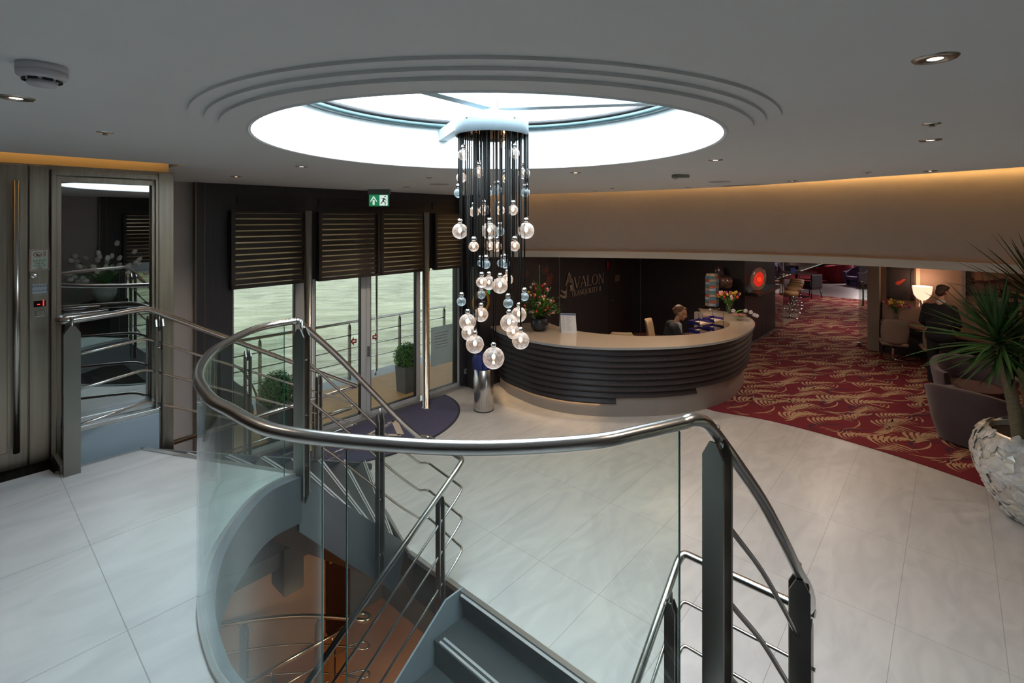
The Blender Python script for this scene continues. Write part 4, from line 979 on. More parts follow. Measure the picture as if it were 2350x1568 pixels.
# ---- umbrella bin
bp_ = P(1110, 940, 0); bin_ = thing('umbrella_stand', 'tall cylindrical brushed steel umbrella stand with perforated foot, beside the reception desk', 'umbrella stand', (bp_.x, bp_.y, 0))
BINM = mat('bin_steel', (.62, .60, .58), .22, 1.0, vary=.05, stretch=(8, 8, .1))
bm = new(); lathe(bm, [(.150, 0), (.158, .012), (.158, .655), (.152, .66), (.146, .655), (.146, .03), (0, .03)], bp_, 56); obj('cylinder', bm, BINM, bin_)
bm = new(); lathe(bm, [(0, .001), (.159, .001), (.161, .014), (.157, .014)], bp_, 48); obj('base_ring', bm, BLACK, bin_)
bm = new()
for k in range(26):
    a = 2 * PI * k / 26
    for j in range(4 if k % 2 else 5):
        z = .07 + j * .028 + (k % 2) * .014; M = Matrix.Translation(bp_ + Vector((.1582 * math.cos(a), .1582 * math.sin(a), z))) @ Matrix.Rotation(a, 4, 'Z') @ Matrix.Rotation(R(90), 4, 'Y')
        bmesh.ops.create_circle(bm, cap_ends=True, segments=8, radius=.0045, matrix=M)
obj('perforation', bm, BLACK, bin_)
NAVY = mat('navy_umbrella_cloth', (.015, .03, .16), .6, vary=.2, vscale=15)
rnd = random.Random(3)
for k, (dx, dy) in enumerate(((-.09, -.03), (-.04, -.09), (.03, -.07), (-.06, .05), (.03, .03), (.08, -.02), (0, .09))):
    c = bp_ + Vector((dx * .9, dy * .9, 0)); ln = Vector((dx * .9 - .05 * rnd.random(), dy * .6, .55)); top = .86 + .05 * rnd.random()
    um = thing('umbrella', 'folded navy blue umbrella with dark hook handle in the steel stand', 'umbrella', c + Vector((0, 0, .05)), 'navy umbrellas in the steel stand')
    d = ln.normalized(); bm = new(); prs = [(.006, .05), (.022, .12), (.038, .5), (.050, .78), (.03, .84), (.012, .86)]
    rings = []
    for r, z in prs:
        o_ = c + Vector((d.x, d.y, 0)) * (z - .05) * .35 + Vector((0, 0, z * top / .86)); rings.append([o_ + Vector((math.cos(q * PI / 8) * r * (1 + .22 * (q % 2)), math.sin(q * PI / 8) * r * (1 + .22 * (q % 2)), 0)) for q in range(16)])
    loft(bm, rings); obj('canopy', bm, NAVY, um)
    o_ = rings[-1][0] * .5 + rings[-1][8] * .5; bm = new(); hk = .028
    tube(bm, smoothpath([o_, o_ + Vector((0, 0, .07)), o_ + Vector((hk * .4, 0, .105)), o_ + Vector((hk * 1.4, 0, .10)), o_ + Vector((hk * 1.7, 0, .07))], 5), .008, 10); obj('hook_handle', bm, BLACK, um)
# socket on the wall return
ss, zz = TW(1066, 851, 4.715)
bm = new(); sbox(bm, ss - .04, ss + .04, 4.665, 4.68, zz - .045, zz + .045); sk = tag(obj('power_socket', bm, mat('socket_grey', (.32, .33, .36), .4), bevel=.004), 'small pale square power socket low on the dark wall by the umbrella stand', 'socket')
bm = new(); sbox(bm, ss - .018, ss + .018, 4.662, 4.666, zz - .02, zz + .02); obj('socket_insert', bm, mat('keypad_dark', (.05, .05, .055), .4), sk)

# ---- reception desk
outer = [(-.38, 8.92), (-.34, 8.84), (-.216, 8.53), (.03, 8.18), (.276, 7.9), (.62, 7.65), (1.0, 7.50), (1.57, 7.42), (2.37, 7.48), (3.03, 7.69), (3.58, 8.03), (3.98, 8.45), (4.34, 8.95), (4.53, 9.34), (4.62, 9.76), (4.53, 10.17), (4.3, 10.5), (4.02, 10.74)]
inner = [(3.88, 10.2), (4.06, 9.78), (4.05, 9.3), (3.81, 8.84), (3.33, 8.45), (2.81, 8.24), (2.16, 8.17), (1.75, 8.24), (1.44, 8.35), (1.14, 8.53), (.84, 8.88), (.62, 9.35)]
op = [(p.x, p.y) for p in smoothpath([(a, b, 0) for a, b in outer], 5)]; ip = [(p.x, p.y) for p in smoothpath([(a, b, 0) for a, b in inner], 5)]
dk = thing('reception_desk', 'large curved reception desk with dark slatted front, grey plinth and pale stone counter', 'reception desk', (2, 8, 0))
TOPM = mat('quartz_counter', (.50, .42, .34), .16, vary=.12, vscale=160, coat=.3); LIPM = mat('quartz_lip', (.42, .42, .42), .3, vary=.1, vscale=200)
bm = new(); prism(bm, op + ip, 1.062, 1.10); obj('countertop', bm, TOPM, dk, bevel=.006)
OPZ = op[2:]
wallribbon_ = None
def ribbon(pts, z0, z1, th):
    bm = new(); n = len(pts); vs = []
    for i, p in enumerate(pts):
        a = Vector(pts[max(i - 1, 0)]); b = Vector(pts[min(i + 1, n - 1)]); d = (b - a).normalized(); nn = Vector((-d.y, d.x)); p = Vector(p)
        vs.append([bm.verts.new((x.x, x.y, z)) for x, z in ((p, z0), (p, z1), (p + nn * th, z1), (p + nn * th, z0))])
    for i in range(n - 1):
        for k in range(4):
            f = bm.faces.new((vs[i][k], vs[i][(k + 1) % 4], vs[i + 1][(k + 1) % 4], vs[i + 1][k]))
    bm.faces.new(vs[0]); bm.faces.new(vs[-1]); return bm
def inset(pts, d):
    out = []
    for i, p in enumerate(pts):
        a = Vector(pts[max(i - 1, 0)]); b = Vector(pts[min(i + 1, len(pts) - 1)]); q = (b - a).normalized(); out.append((p[0] - q.y * d, p[1] + q.x * d))
    return out
obj('counter_edge', ribbon(inset(OPZ, -.004), 1.064, 1.098, .01), LIPM, dk)
obj('plinth', ribbon(inset(OPZ, .18), 0.0, 1.06, .10), mat('plinth_greige', (.34, .31, .29), .35, metal=.2), dk)
NS = 9; HS = (1.055 - .20) / NS
for k in range(NS):
    z1 = 1.055 - k * HS; z0 = z1 - HS + .012; d = .035 + .012 * k
    pts = OPZ
    if k >= NS - 2:
        lim_px = 1414 if k == NS - 1 else 1609
        pts = [p for p in OPZ if (p[0] / p[1] * F + CX) < lim_px + 8 and p[1] < 9.2]
    q0 = inset(pts, d + .02); q1 = inset(pts, d - .012); qb = inset(pts, d + .15)
    bm = new(); vs = []
    for i in range(len(pts)):
        vs.append([bm.verts.new((x[0], x[1], z)) for x, z in ((q0[i], z1), (q1[i], z0 + .02), (q1[i], z0), (qb[i], z0), (qb[i], z1))])
    for i in range(len(pts) - 1):
        for j in range(5): bm.faces.new((vs[i][j], vs[i][(j + 1) % 5], vs[i + 1][(j + 1) % 5], vs[i + 1][j]))
    bm.faces.new(vs[0]); bm.faces.new(vs[-1]); obj('front_slat', bm, WENGE, dk)
obj('plinth_light', ribbon(inset([p for p in OPZ if p[0] < 1.35], .165), .202, .21, .02), mat('desk_led', (1, .6, .3), .5, emit=(1, .62, .28), estr=9), dk)
bm = new(); prism(bm, inset(ip, -.02)[::-1] + inset(ip, -.55), .70, .735); obj('inner_worktop', bm, mat('dark_worktop', (.06, .045, .04), .35), dk)
bm = ribbon(ip, 0.0, 1.06, .03); obj('inner_panel', bm, mat('inner_beige', (.35, .27, .18), .5), dk)
def on_counter(px, py, z=1.10): return P(px, py, z)
# ---- AVALON lettering in serif strokes, on the back wall
def stroke(q, x0, y0, x1, y1, w): q.append([(x0 - w / 2, y0), (x0 + w / 2, y0), (x1 + w / 2, y1), (x1 - w / 2, y1)])
def serif(q, x, y, w): q.append([(x - w / 2, y - .018), (x + w / 2, y - .018), (x + w / 2, y + .018), (x - w / 2, y + .018)])
def oring(q, cx, cy, rx, ry, ti, to_):
    for k in range(24):
        a, b = 2 * PI * k / 24, 2 * PI * (k + 1) / 24
        q.append([(cx + rx * math.cos(a), cy + ry * math.sin(a)), (cx + rx * math.cos(b), cy + ry * math.sin(b)), (cx + (rx - ti) * math.cos(b), cy + (ry - to_) * math.sin(b)), (cx + (rx - ti) * math.cos(a), cy + (ry - to_) * math.sin(a))])
def glyph(c):
    q = []; T, t = .13, .05
    if c == 'A': stroke(q, .08, 0, .40, 1, t); stroke(q, .72, 0, .40, 1, T); q.append([(.2, .33), (.62, .33), (.62, .38), (.2, .38)]); serif(q, .08, .02, .22); serif(q, .72, .02, .28); w = .82
    elif c == 'V': stroke(q, .38, 0, .08, 1, T); stroke(q, .40, 0, .70, 1, t); serif(q, .08, .98, .28); serif(q, .70, .98, .22); w = .78
    elif c == 'L': stroke(q, .14, 0, .14, 1, T); q.append([(.1, 0), (.6, 0), (.6, .05), (.1, .05)]); q.append([(.56, 0), (.6, 0), (.62, .22), (.59, .22)]); serif(q, .14, .98, .28); serif(q, .14, .02, .28); w = .66
    elif c == 'O': oring(q, .42, .5, .40, .52, .12, .04); w = .88
    elif c == 'Q': oring(q, .42, .5, .40, .52, .12, .04); q.append([(.38, .02), (.5, .06), (.88, -.25), (.78, -.25)]); w = .88
    elif c == 'N': stroke(q, .12, 0, .12, 1, t); stroke(q, .68, 0, .14, 1, T); stroke(q, .70, 0, .70, 1, t); serif(q, .12, .02, .22); serif(q, .08, .98, .24); serif(q, .70, .98, .22); w = .84
    elif c == 'T': stroke(q, .34, 0, .34, 1, T); q.append([(.02, .95), (.66, .95), (.66, 1), (.02, 1)]); q.append([(.02, .8), (.05, .8), (.06, 1), (.02, 1)]); q.append([(.63, .8), (.66, .8), (.66, 1), (.62, 1)]); serif(q, .34, .02, .28); w = .7
    elif c == 'R': stroke(q, .14, 0, .14, 1, T); serif(q, .14, .02, .28); q += [[(.14, .95), (.4, .95), (.4, 1), (.06, 1)], [(.4, .95), (.4, 1), (.56, .86), (.45, .84)], [(.45, .84), (.56, .86), (.56, .66), (.45, .68)], [(.45, .68), (.56, .66), (.38, .46), (.38, .51)], [(.14, .46), (.4, .46), (.4, .51), (.14, .51)]]; stroke(q, .66, 0, .34, .5, T); serif(q, .70, .02, .16); w = .78
    elif c == 'U': stroke(q, .14, .25, .14, 1, T); stroke(q, .64, .25, .64, 1, t); q += [[(.075, .26), (.205, .26), (.3, .06), (.24, .0)], [(.3, .06), (.24, 0), (.52, 0), (.48, .06)], [(.48, .06), (.52, 0), (.665, .26), (.615, .26)]]; serif(q, .14, .98, .28); serif(q, .64, .98, .2); w = .8
    elif c == 'I': stroke(q, .16, 0, .16, 1, T); serif(q, .16, .02, .28); serif(q, .16, .98, .28); w = .34
    elif c == 'Y': stroke(q, .36, 0, .36, .48, T); stroke(q, .36, .44, .08, 1, T * .9); stroke(q, .38, .44, .64, 1, t); serif(q, .36, .02, .28); serif(q, .08, .98, .26); serif(q, .64, .98, .2); w = .72
    else: w = .3
    return q, w
LET = mat('letter_bronze', (.34, .28, .25), .4, metal=.3)
def emb(name, quads, ox, oz, s, parent, depth=.03, wx=1.0, slope=0):
    bm = new()
    for q in quads:
        a = [bm.verts.new(W(ox + x * s * wx, 4.375, oz + y * s)) for x, y in q]; b = [bm.verts.new(W(ox + x * s * wx, 4.375 + depth * .4, oz + y * s)) for x, y in q]
        n = len(q); bm.faces.new(a); bm.faces.new(b[::-1])
        for i in range(n): bm.faces.new((a[i], a[(i + 1) % n], b[(i + 1) % n], b[i]))
    return obj(name, bm, LET, parent)
sg0, z0 = TW(1317, 661, 4.375); sg1, z1 = TW(1387, 651, 4.375); ht = TW(1350, 638, 4.375)[1] - TW(1350, 657, 4.375)[1]
ship = thing('wall_lettering', 'raised bronze serif letters AVALON TRANQUILITY II with wave swoosh on the dark wall', 'lettering', W(sg0, 4.375, z0))
tot = sum(glyph(c)[1] for c in 'VALON'); hL = .245; wx = (sg1 - sg0) / (tot * hL); x = sg0
zb_ = (z0 + z1) / 2
for c in 'VALON':
    q, w = glyph(c); emb('letter', q, x, zb_, hL, ship, wx=wx); x += w * hL * wx
sT0 = TW(1311, 675, 4.375)[0]; sT1 = TW(1380, 668, 4.375)[0]; txt = 'TRANQUILITY II'; tot = sum(glyph(c)[1] for c in txt); hS = .115; wx = (sT1 - sT0) / (tot * hS); x = sT0; zT = TW(1345, 674.5, 4.375)[1]
for c in txt:
    q, w = glyph(c)
    if q: emb('letter', q, x, zT, hS, ship, wx=wx)
    x += w * hS * wx
# big A with the wave
sAa, zAt = TW(1306, 625, 4.375); sAl = TW(1296, 655, 4.375)[0]; sAr = TW(1315, 665, 4.375)[0]; zAb = zb_ - .03
Ah = zAt - zAb
q = [[(sAl + .02, zAb + .12), (sAl + .055, zAb + .12), (sAa + .02, zAt), (sAa - .02, zAt)], [(sAa - .02, zAt), (sAa + .03, zAt), (sAr - .05, zAb + .22), (sAr - .12, zAb + .22)], [(sAr - .12, zAb + .12), (sAr - .02, zAb + .12), (sAr + .02, zAb), (sAr - .09, zAb)], [(sAr - .14, zAb - .01), (sAr + .08, zAb - .01), (sAr + .08, zAb + .012), (sAr - .14, zAb + .012)]]
emb('large_letter', q, 0, 0, 1, ship)
for (ofs, wd) in ((0, .05), (-.09, .045)):
    qs = []; prev = None; p0 = Vector((sAl - .14 + ofs * .6, zAb + .04 + ofs)); p1 = Vector((sAl + .05, zAb - .02 + ofs)); p2 = Vector((sAl + .10, zAb + .22)); p3 = Vector((sAr - .02, zAb + .20 + ofs * .3)); p4 = Vector((sAr + .04, zAb + .05 + ofs * .3))
    cur = smoothpath([(v.x, v.y, 0) for v in (p0, p1, p2, p3, p4)], 6); n = len(cur)
    for i, p in enumerate(cur):
        w_ = wd * math.sin(PI * (.03 + .94 * i / (n - 1))) + .004; pr = ((p.x, p.y - w_), (p.x, p.y + w_))
        if prev: qs.append([prev[0], pr[0], pr[1], prev[1]])
        prev = pr
    emb('wave', qs, 0, 0, 1, ship, depth=.05)
# small wall items
def wallplate(name, label, cat, px0, py0, px1, py1, t, m, th=.012):
    s0, z1 = TW(px0, py0, t); s1, z0 = TW(px1, py1, t); bm = new(); sbox(bm, s0, s1, t - th, t, z0, z1); return tag(obj(name, bm, m, bevel=.002), label, cat)
wallplate('wall_plate', 'small bronze wall plate on the dark door right of the lettering', 'plate', 1411, 632, 1421, 645, 4.384, mat('plate_bronze', (.22, .15, .10), .4, metal=.5))
wallplate('fire_sign', 'narrow red and white sign edge-on at the top of the dark back wall', 'sign', 1392, 601, 1396, 617, 4.38, mat('fire_red', (.35, .01, .01), .5))
ck = thing('wall_clock', 'round gold-rimmed wall clock, dimly seen behind the chandelier', 'clock', W(*TW(1104, 693, 4.37)[:1], 4.37, TW(1104, 693, 4.37)[1]))
c = Vector(ck.location); MC = face_matrix(c, U, (0, 0, 1)); bm = new(); lathe(bm, [(.15, 0), (.15, .02), (.21, .02), (.22, 0)], (0, 0, 0), 40); bmesh.ops.transform(bm, matrix=MC, verts=bm.verts); obj('clock_rim', bm, mat('gold_rim', (.5, .3, .06), .35, metal=.7), ck)
bm = new(); lathe(bm, [(0, .012), (.15, .012)], (0, 0, 0), 40); bmesh.ops.transform(bm, matrix=MC, verts=bm.verts); obj('clock_face', bm, mat('clock_face_dark', (.02, .02, .04), .4), ck)
bm = new(); box(bm, -.005, .005, 0, .11, .014, .018); box(bm, 0, .07, -.005, .005, .014, .018); bmesh.ops.transform(bm, matrix=MC, verts=bm.verts); obj('clock_hand', bm, WHITE, ck)
g_ = wallplate('escape_sign', 'tiny green escape route sign on the dark wall behind the chandelier', 'sign', 1113, 668, 1124, 675, 4.38, GRN)
# the light the downlights give
for px, py, lab in lights:
    p = P(px, py, CEIL); l = bpy.data.lights.new('downlight_beam', 'SPOT'); l.energy = 60 if py >= 429 else 24; l.spot_size = R(110); l.spot_blend = .8; l.color = (1, .80, .62); l.shadow_soft_size = .03
    o = bpy.data.objects.new('downlight_beam', l); COL.objects.link(o); o.location = (p.x, p.y, CEIL - .03)

# ================================================================== CARPET with woven fans
edge = [(3.0, 8.1), (3.2, 7.81), (3.82, 7.47), (4.39, 6.94), (4.86, 6.36), (5.25, 5.73), (5.45, 5.2), (5.62, 4.4), (5.7, 3.5), (5.6, 2.2)]
ep = [(p.x, p.y) for p in smoothpath([(a, b, 0) for a, b in edge], 5)]
cpoly = ep + [w2(3.4, -4.78), w2(39.8, -4.78), w2(39.8, 4.8), w2(13.1, 4.8), w2(13.1, 4.38), w2(8, 4.38)]
RC = mat('carpet_red', (.165, .006, .016), .95, bump=.4, bscale=400, vary=.15, vscale=80); GC = mat('carpet_gold', (.47, .30, .175), .95, bump=.4, bscale=400, vary=.18, vscale=60); BC = mat('carpet_navy', (.055, .012, .035), .95, bump=.3, bscale=400)
bm = new(); prism(bm, cpoly, .0005, .010)
def inpoly(x, y, poly):
    c = False; n = len(poly); j = n - 1
    for i in range(n):
        xi, yi = poly[i]; xj, yj = poly[j]
        if (yi > y) != (yj > y) and x < (xj - xi) * (y - yi) / (yj - yi) + xi: c = not c
        j = i
    return c
def strip(bm, pts, ws, z, mi):
    prev = None
    for i, p in enumerate(pts):
        a = pts[max(i - 1, 0)]; b = pts[min(i + 1, len(pts) - 1)]; d = (b - a); d.normalize(); n = Vector((-d.y, d.x)) * ws[i]
        v = (bm.verts.new((p.x - n.x, p.y - n.y, z)), bm.verts.new((p.x + n.x, p.y + n.y, z)))
        if prev:
            f = bm.faces.new((prev[0], v[0], v[1], prev[1])); f.material_index = mi
        prev = v
def bez(a, b, c, n):
    return [a * (1 - u) ** 2 + b * 2 * u * (1 - u) + c * u * u for u in [k / n for k in range(n + 1)]]
FR = []   # one motif: list of (pts, widths)
def motif(L, Wd, curl, ribs):
    out = []
    stem = bez(Vector((0, 0)), Vector((L * .5, curl * .55)), Vector((L, curl * .2)), 8)
    sg = 1 if curl > 0 else -1
    for i in range(ribs):
        u = i / (ribs - 1)
        base = stem[0].lerp(stem[5], u); tip = Vector((L * (.16 + .84 * u ** .9), sg * (Wd * (1 - u) ** .65 + curl * sg * .12)))
        mid = Vector((base.x * .75 + tip.x * .25 - L * .06, base.y + (tip.y - base.y) * .72))
        pts = bez(base, mid, tip, 6); w = L * (.026 - .005 * u)
        out.append((pts, [w * k for k in (.10, .40, .75, 1.0, 1.15, 1.05, .2)]))
    out.append((bez(Vector((-L * .42, -sg * Wd * .55)), Vector((L * .0, -sg * Wd * .75)), Vector((L * .22, 0)), 7), [L * k for k in (.006, .011, .015, .018, .018, .014, .010, .004)]))
    return out
MO = [motif(.74, .27, .3, 9), motif(.70, .26, -.3, 8), motif(.62, .20, .2, 8), motif(.40, .20, .2, 6)]
rc = random.Random(11); z = .0108; DXM, DYM = .58, .25
ca, sa = math.cos(ANG - R(38)), math.sin(ANG - R(38))
cnt = 0
for iy in range(-30, 140):
    for ix_ in range(-30, 70):
        gx = ix_ * DXM + (iy % 2) * DXM * .5; gy = iy * DYM
        X = 4.5 + gx * ca - gy * sa; Y = 5.5 + gx * sa + gy * ca
        if Y > 26 or X < 2.5 or abs(X) > Y * 1.12 + .6 or not inpoly(X, Y, cpoly): continue
        s_, t_ = ST((X, Y))
        if s_ > 10.0 and 1.8 < t_ : continue
        m = (ix_ * 3 + iy * 2 + ((ix_ * iy) % 3)) % 4; sc = .92 + .16 * rc.random(); an = (ANG - R(38)) + R((0, 180, 12, 150)[m]) + R(rc.uniform(-9, 9)); c_, n_ = math.cos(an), math.sin(an)
        for pts, ws in MO[m]:
            q = [Vector((X + (p.x * c_ - p.y * n_) * sc * 1.0, Y + (p.x * n_ + p.y * c_) * sc)) for p in pts]
            if not all(inpoly(p.x, p.y, cpoly) for p in (q[0], q[3], q[-1])): continue
            strip(bm, q, [w * sc for w in ws], z + .00025 * (m + 1), 1)
        if cnt % 3 == 0:
            q = [Vector((X + p.x * ca * .8 - p.y, Y + p.y * .9 + p.x * .5)) for p in bez(Vector((-.3, -.1)), Vector((-.1, .22)), Vector((.25, -.15)), 6)]
            if all(inpoly(p.x, p.y, cpoly) for p in q): strip(bm, q, [.008, .016, .02, .022, .02, .016, .008], z, 2)
        cnt += 1
o = obj('floor_carpet', bm, [RC, GC, BC], recalc=False); o['kind'] = 'structure'
# grey dance floor
bm = new(); dpts = [P(1800, 640), P(1800, 672), P(1842, 672), P(1885, 680), P(1990, 690), P(1990, 652), P(1870, 652)]; prism(bm, [(p.x, p.y) for p in dpts], .002, .018); struct('floor_dance', bm, mat('grey_dance_floor', (.26, .22, .23), .35, vary=.1))
bm = new(); q = [P(1795, 752), P(1812, 741), P(1832, 730), P(1838, 718), P(1830, 705), P(1800, 700), P(1790, 725)]; prism(bm, [(p.x, p.y) for p in q], .002, .020); struct('floor_bar', bm, mat('bar_tile', (.36, .27, .22), .2))

# ---- lounge light
for (x, y, p_, c_) in ((5.6, 8.8, 13, (1, .80, .66)), (8.2, 8.0, 5, (1, .66, .45)), (9.2, 13.8, 20, (1, .80, .70)), (13, 18, 50, (1, .84, .80)), (17, 24, 90, (1, .86, .84)), (3.0, 9.7, 17, (1, .72, .50))):
    area('lounge_fill_light', (x, y, 2.32), .6, .6, p_, c_, 'SQUARE', (x, y, 0))  # unseen area lights added to brighten the lounge and reception
area('niche_spot', tuple(W(10.6, 1.9, 2.3)), .1, .1, 2.5, (1, .7, .5), 'SQUARE', tuple(W(10.7, 1.6, 1.0)))

# ================================================================== FLOWERS
LEAF = mat('leaf_green', (.07, .19, .04), .5, vary=.35, vscale=25); STEM = mat('stem_green', (.10, .22, .05), .5)
VG = glassmat('vase_glass', (.90, .95, .92), 1.0, ior=1.4)
COLS = [(.75, .10, .03), (.85, .40, .45), (.85, .65, .08), (.85, .80, .72), (.35, .06, .40), (.75, .25, .03), (.6, .03, .05)]
PET = [mat('petal_%s' % n, c, .5, vary=.12, vscale=30) for n, c in zip(('orange_red', 'pink', 'yellow', 'cream', 'violet', 'orange', 'crimson'), COLS)]
def bloomm(bm, c, r, d=Vector((0, 0, 1))):
    M = Vector(d).to_track_quat('Z', 'Y').to_matrix().to_4x4()
    lathe(bm, [(0, -.9 * r), (.55 * r, -.65 * r), (.72 * r, -.1 * r), (.6 * r, .5 * r), (.42 * r, .95 * r), (.38 * r, .5 * r), (0, .3 * r)], c, 8, M=M)
def leafblade(bm, a, b, c, w, n=6):
    pts = bez(Vector(a), Vector(b), Vector(c), n); prev = None
    for i, p in enumerate(pts):
        q = pts[min(i + 1, n)] - pts[max(i - 1, 0)]; sd = q.cross(Vector((0, 0, 1))); sd = sd.normalized() if sd.length > 1e-5 else Vector((1, 0, 0))
        ww = w * math.sin(PI * (.12 + .88 * i / n)) + .0005; up = Vector((0, 0, ww * .4))
        cur = (bm.verts.new(p - sd * ww + up), bm.verts.new(p), bm.verts.new(p + sd * ww + up))
        if prev:
            for j in (0, 1): bm.faces.new((prev[j], prev[j + 1], cur[j + 1], cur[j]))
        prev = cur
def tulips(root, base, hv, hb, spread, n, seed, br=.022):
    rd = random.Random(seed); base = Vector(base)
    bm = new(); lathe(bm, [(0, .005), (hv * .22, .0), (hv * .25, .01), (hv * .30, hv * .6), (hv * .42, hv), (hv * .40, hv), (hv * .28, hv * .6), (hv * .23, .02), (0, .02)], base, 28); obj('vase', bm, VG, root)
    bs = new(); tips = []
    for i in range(n):
        a = 2 * PI * i / n * 2.4 + rd.random(); q = spread * math.sqrt(rd.random() * .95 + .05); z = hb - .35 * q * q / spread - rd.random() * .06
        tip = base + Vector((math.cos(a) * q, math.sin(a) * q, z)); tips.append((tip, a))
        tube(bs, bez(base + Vector((math.cos(a + 2) * .02, math.sin(a + 2) * .02, .03)), base + Vector((math.cos(a) * q * .2, math.sin(a) * q * .2, hv * 1.2)), tip, 6), .0035, 6)
    obj('stem', bs, STEM, root); bl = new()
    for i in range(int(n * .8)):
        a = rd.random() * 6.28; q = spread * (.6 + .5 * rd.random()); leafblade(bl, base + Vector((math.cos(a) * .02, math.sin(a) * .02, hv * .7)), base + Vector((math.cos(a) * q * .4, math.sin(a) * q * .4, hb * .75)), base + Vector((math.cos(a) * q, math.sin(a) * q, hb * (.45 + .35 * rd.random()))), .014)
    obj('leaves', bl, LEAF, root)
    for i, (tp, a) in enumerate(tips):
        bm = new(); bloomm(bm, tp, br * (1 + .2 * rd.random()), Vector((math.cos(a) * .5, math.sin(a) * .5, 1))); obj('bloom', bm, PET[(i * 5 + seed) % 7 if rd.random() < .8 else 2], root)
p = on_counter(1674, 719); tv = thing('tulip_vase', 'glass vase of mixed orange, white and yellow tulips on the reception counter', 'flowers', p); tulips(tv, p, .20, .46, .24, 26, 2, .032)
# big arrangement on the desk
p = on_counter(1238, 758); fa = thing('flower_arrangement', 'tall bouquet with red heliconias and tulips in a round dark vase on the counter', 'flowers', p)
bm = new(); lathe(bm, [(0, .0), (.10, 0), (.145, .06), (.155, .13), (.135, .20), (.125, .215), (.115, .20), (.115, .16), (0, .15)], p, 40); obj('vase', bm, mat('dark_ribbed_vase', (.035, .035, .045), .3, vary=.3, vscale=14, stretch=(1, 1, 8)), fa)
rd = random.Random(5); bs, bl = new(), new(); tops = []
for i in range(110):
    a = rd.random() * 2 * PI; q = rd.random() ** .6; zt = .22 + .75 * (1 - q) * rd.random() + .10 * rd.random(); rr = .46 * q * (1 - .45 * max(0, zt - .4))
    tip = p + Vector((math.cos(a) * rr, math.sin(a) * rr * .8, .12 + zt)); leafblade(bl, p + Vector((0, 0, .2)), p + Vector((math.cos(a) * rr * .3, math.sin(a) * rr * .3, .15 + zt * .7)), tip, .012 + .008 * rd.random())
for i in range(60):
    a = rd.random() * 2 * PI; rr = .08 + .24 * rd.random(); zt = .10 + .55 * rd.random(); c = p + Vector((math.cos(a) * rr, math.sin(a) * rr, .2 + zt * .6)); leafblade(bl, c, c + Vector((.05 * math.cos(a), .05 * math.sin(a), .04)), c + Vector((.12 * math.cos(a), .12 * math.sin(a), -.02 + .06 * rd.random())), .018)
obj('leaves', bl, LEAF, fa)
for (dx, dz) in ((0, 1.28), (.17, 1.05), (-.10, .98), (.20, .85)): tube(bs, bez(p + Vector((0, 0, .2)), p + Vector((dx * .3, 0, dz * .6)), p + Vector((dx, -.02, dz * .88)), 6), .007, 6)
obj('stem', bs, STEM, fa)
for (dx, dz) in ((-.24, 1.02), (.10, 1.10), (.18, .98), (.02, .76), (.16, .87)):
    bm = new(); c = p + Vector((dx, -.03, dz * .92))
    for k in range(6):
        sg = 1 if k % 2 else -1; leafblade(bm, c + Vector((0, 0, k * .018 - .05)), c + Vector((sg * .03, 0, k * .018 - .02)), c + Vector((sg * (.075 - .006 * k), 0, k * .02 + .02)), .014, 4)
    obj('heliconia_bloom', bm, mat('heliconia_red', (.65, .05, .02), .45), fa)
for i in range(48):
    a = rd.random() * PI * 2; zt = rd.random(); rr = (.38 - .26 * zt) * (.6 + .4 * rd.random()); c = p + Vector((math.cos(a) * rr, -abs(math.sin(a)) * rr * .7, .30 + .50 * zt)); bm = new()
    if i % 5 == 0:
        for k in range(9): ball(bm, c + Vector((rd.uniform(-.03, .03), rd.uniform(-.02, .02), rd.uniform(-.012, .012))), .008, u=6, v=4)
        obj('umbel', bm, mat('umbel_sage', (.38, .40, .25), .7), fa)
    else: bloomm(bm, c, .028, Vector((math.cos(a) * .6, -.5, .8))); obj('bloom', bm, PET[(0, 1, 0, 6, 3, 5, 6, 2, 1, 6)[i % 10]], fa)
# brochure stand
a = on_counter(1289, 764); b = on_counter(1324, 766); bs_ = thing('brochure_stand', 'white folded notice card standing on the reception counter right of the bouquet', 'notice', (a + b) / 2)
PAPER = mat('white_paper', (.74, .76, .80), .5); d = (b - a); up = Vector((0, 0, .32)); bk = Vector((-.03, .14, 0))
def quad(bm, *v): bm.faces.new([bm.verts.new(x) for x in v])
def card(nm, a, b, c, d_, th, m, par):
    bm = new(); n = (b - a).cross(d_ - a).normalized() * th; lo_ = [bm.verts.new(v) for v in (a, b, c, d_)]; hi_ = [bm.verts.new(v + n) for v in (a, b, c, d_)]
    bm.faces.new(lo_); bm.faces.new(hi_[::-1])
    for i in range(4): bm.faces.new((lo_[i], lo_[(i + 1) % 4], hi_[(i + 1) % 4], hi_[i]))
    return obj(nm, bm, m, par)
tp = bk * .5 + up
fr_ = card('front_panel', a, b, b + tp, a + tp, .003, PAPER, bs_); card('back_panel', a + bk, b + bk, b + tp, a + tp, .003, PAPER, bs_)
nf = (b - a).cross(tp).normalized() * -.004
if nf.y > 0: nf = -nf
def oncard(u, v): return a + d * u + tp * v + nf
bm = new(); quad(bm, oncard(0.02, .90), oncard(.98, .90), oncard(.98, .985), oncard(.02, .985)); obj('header_stripe', bm, mat('header_blue', (.10, .16, .32), .5), fr_)
bm = new()
for k in range(15):
    v = .83 - k * .05; quad(bm, oncard(.36, v), oncard(.36 + .5 * rd.random() + .1, v), oncard(.6, v + .014), oncard(.36, v + .014)); quad(bm, oncard(.08, v), oncard(.27, v), oncard(.27, v + .012), oncard(.08, v + .012))
obj('print_line', bm, mat('print_grey', (.33, .38, .50), .6), fr_)
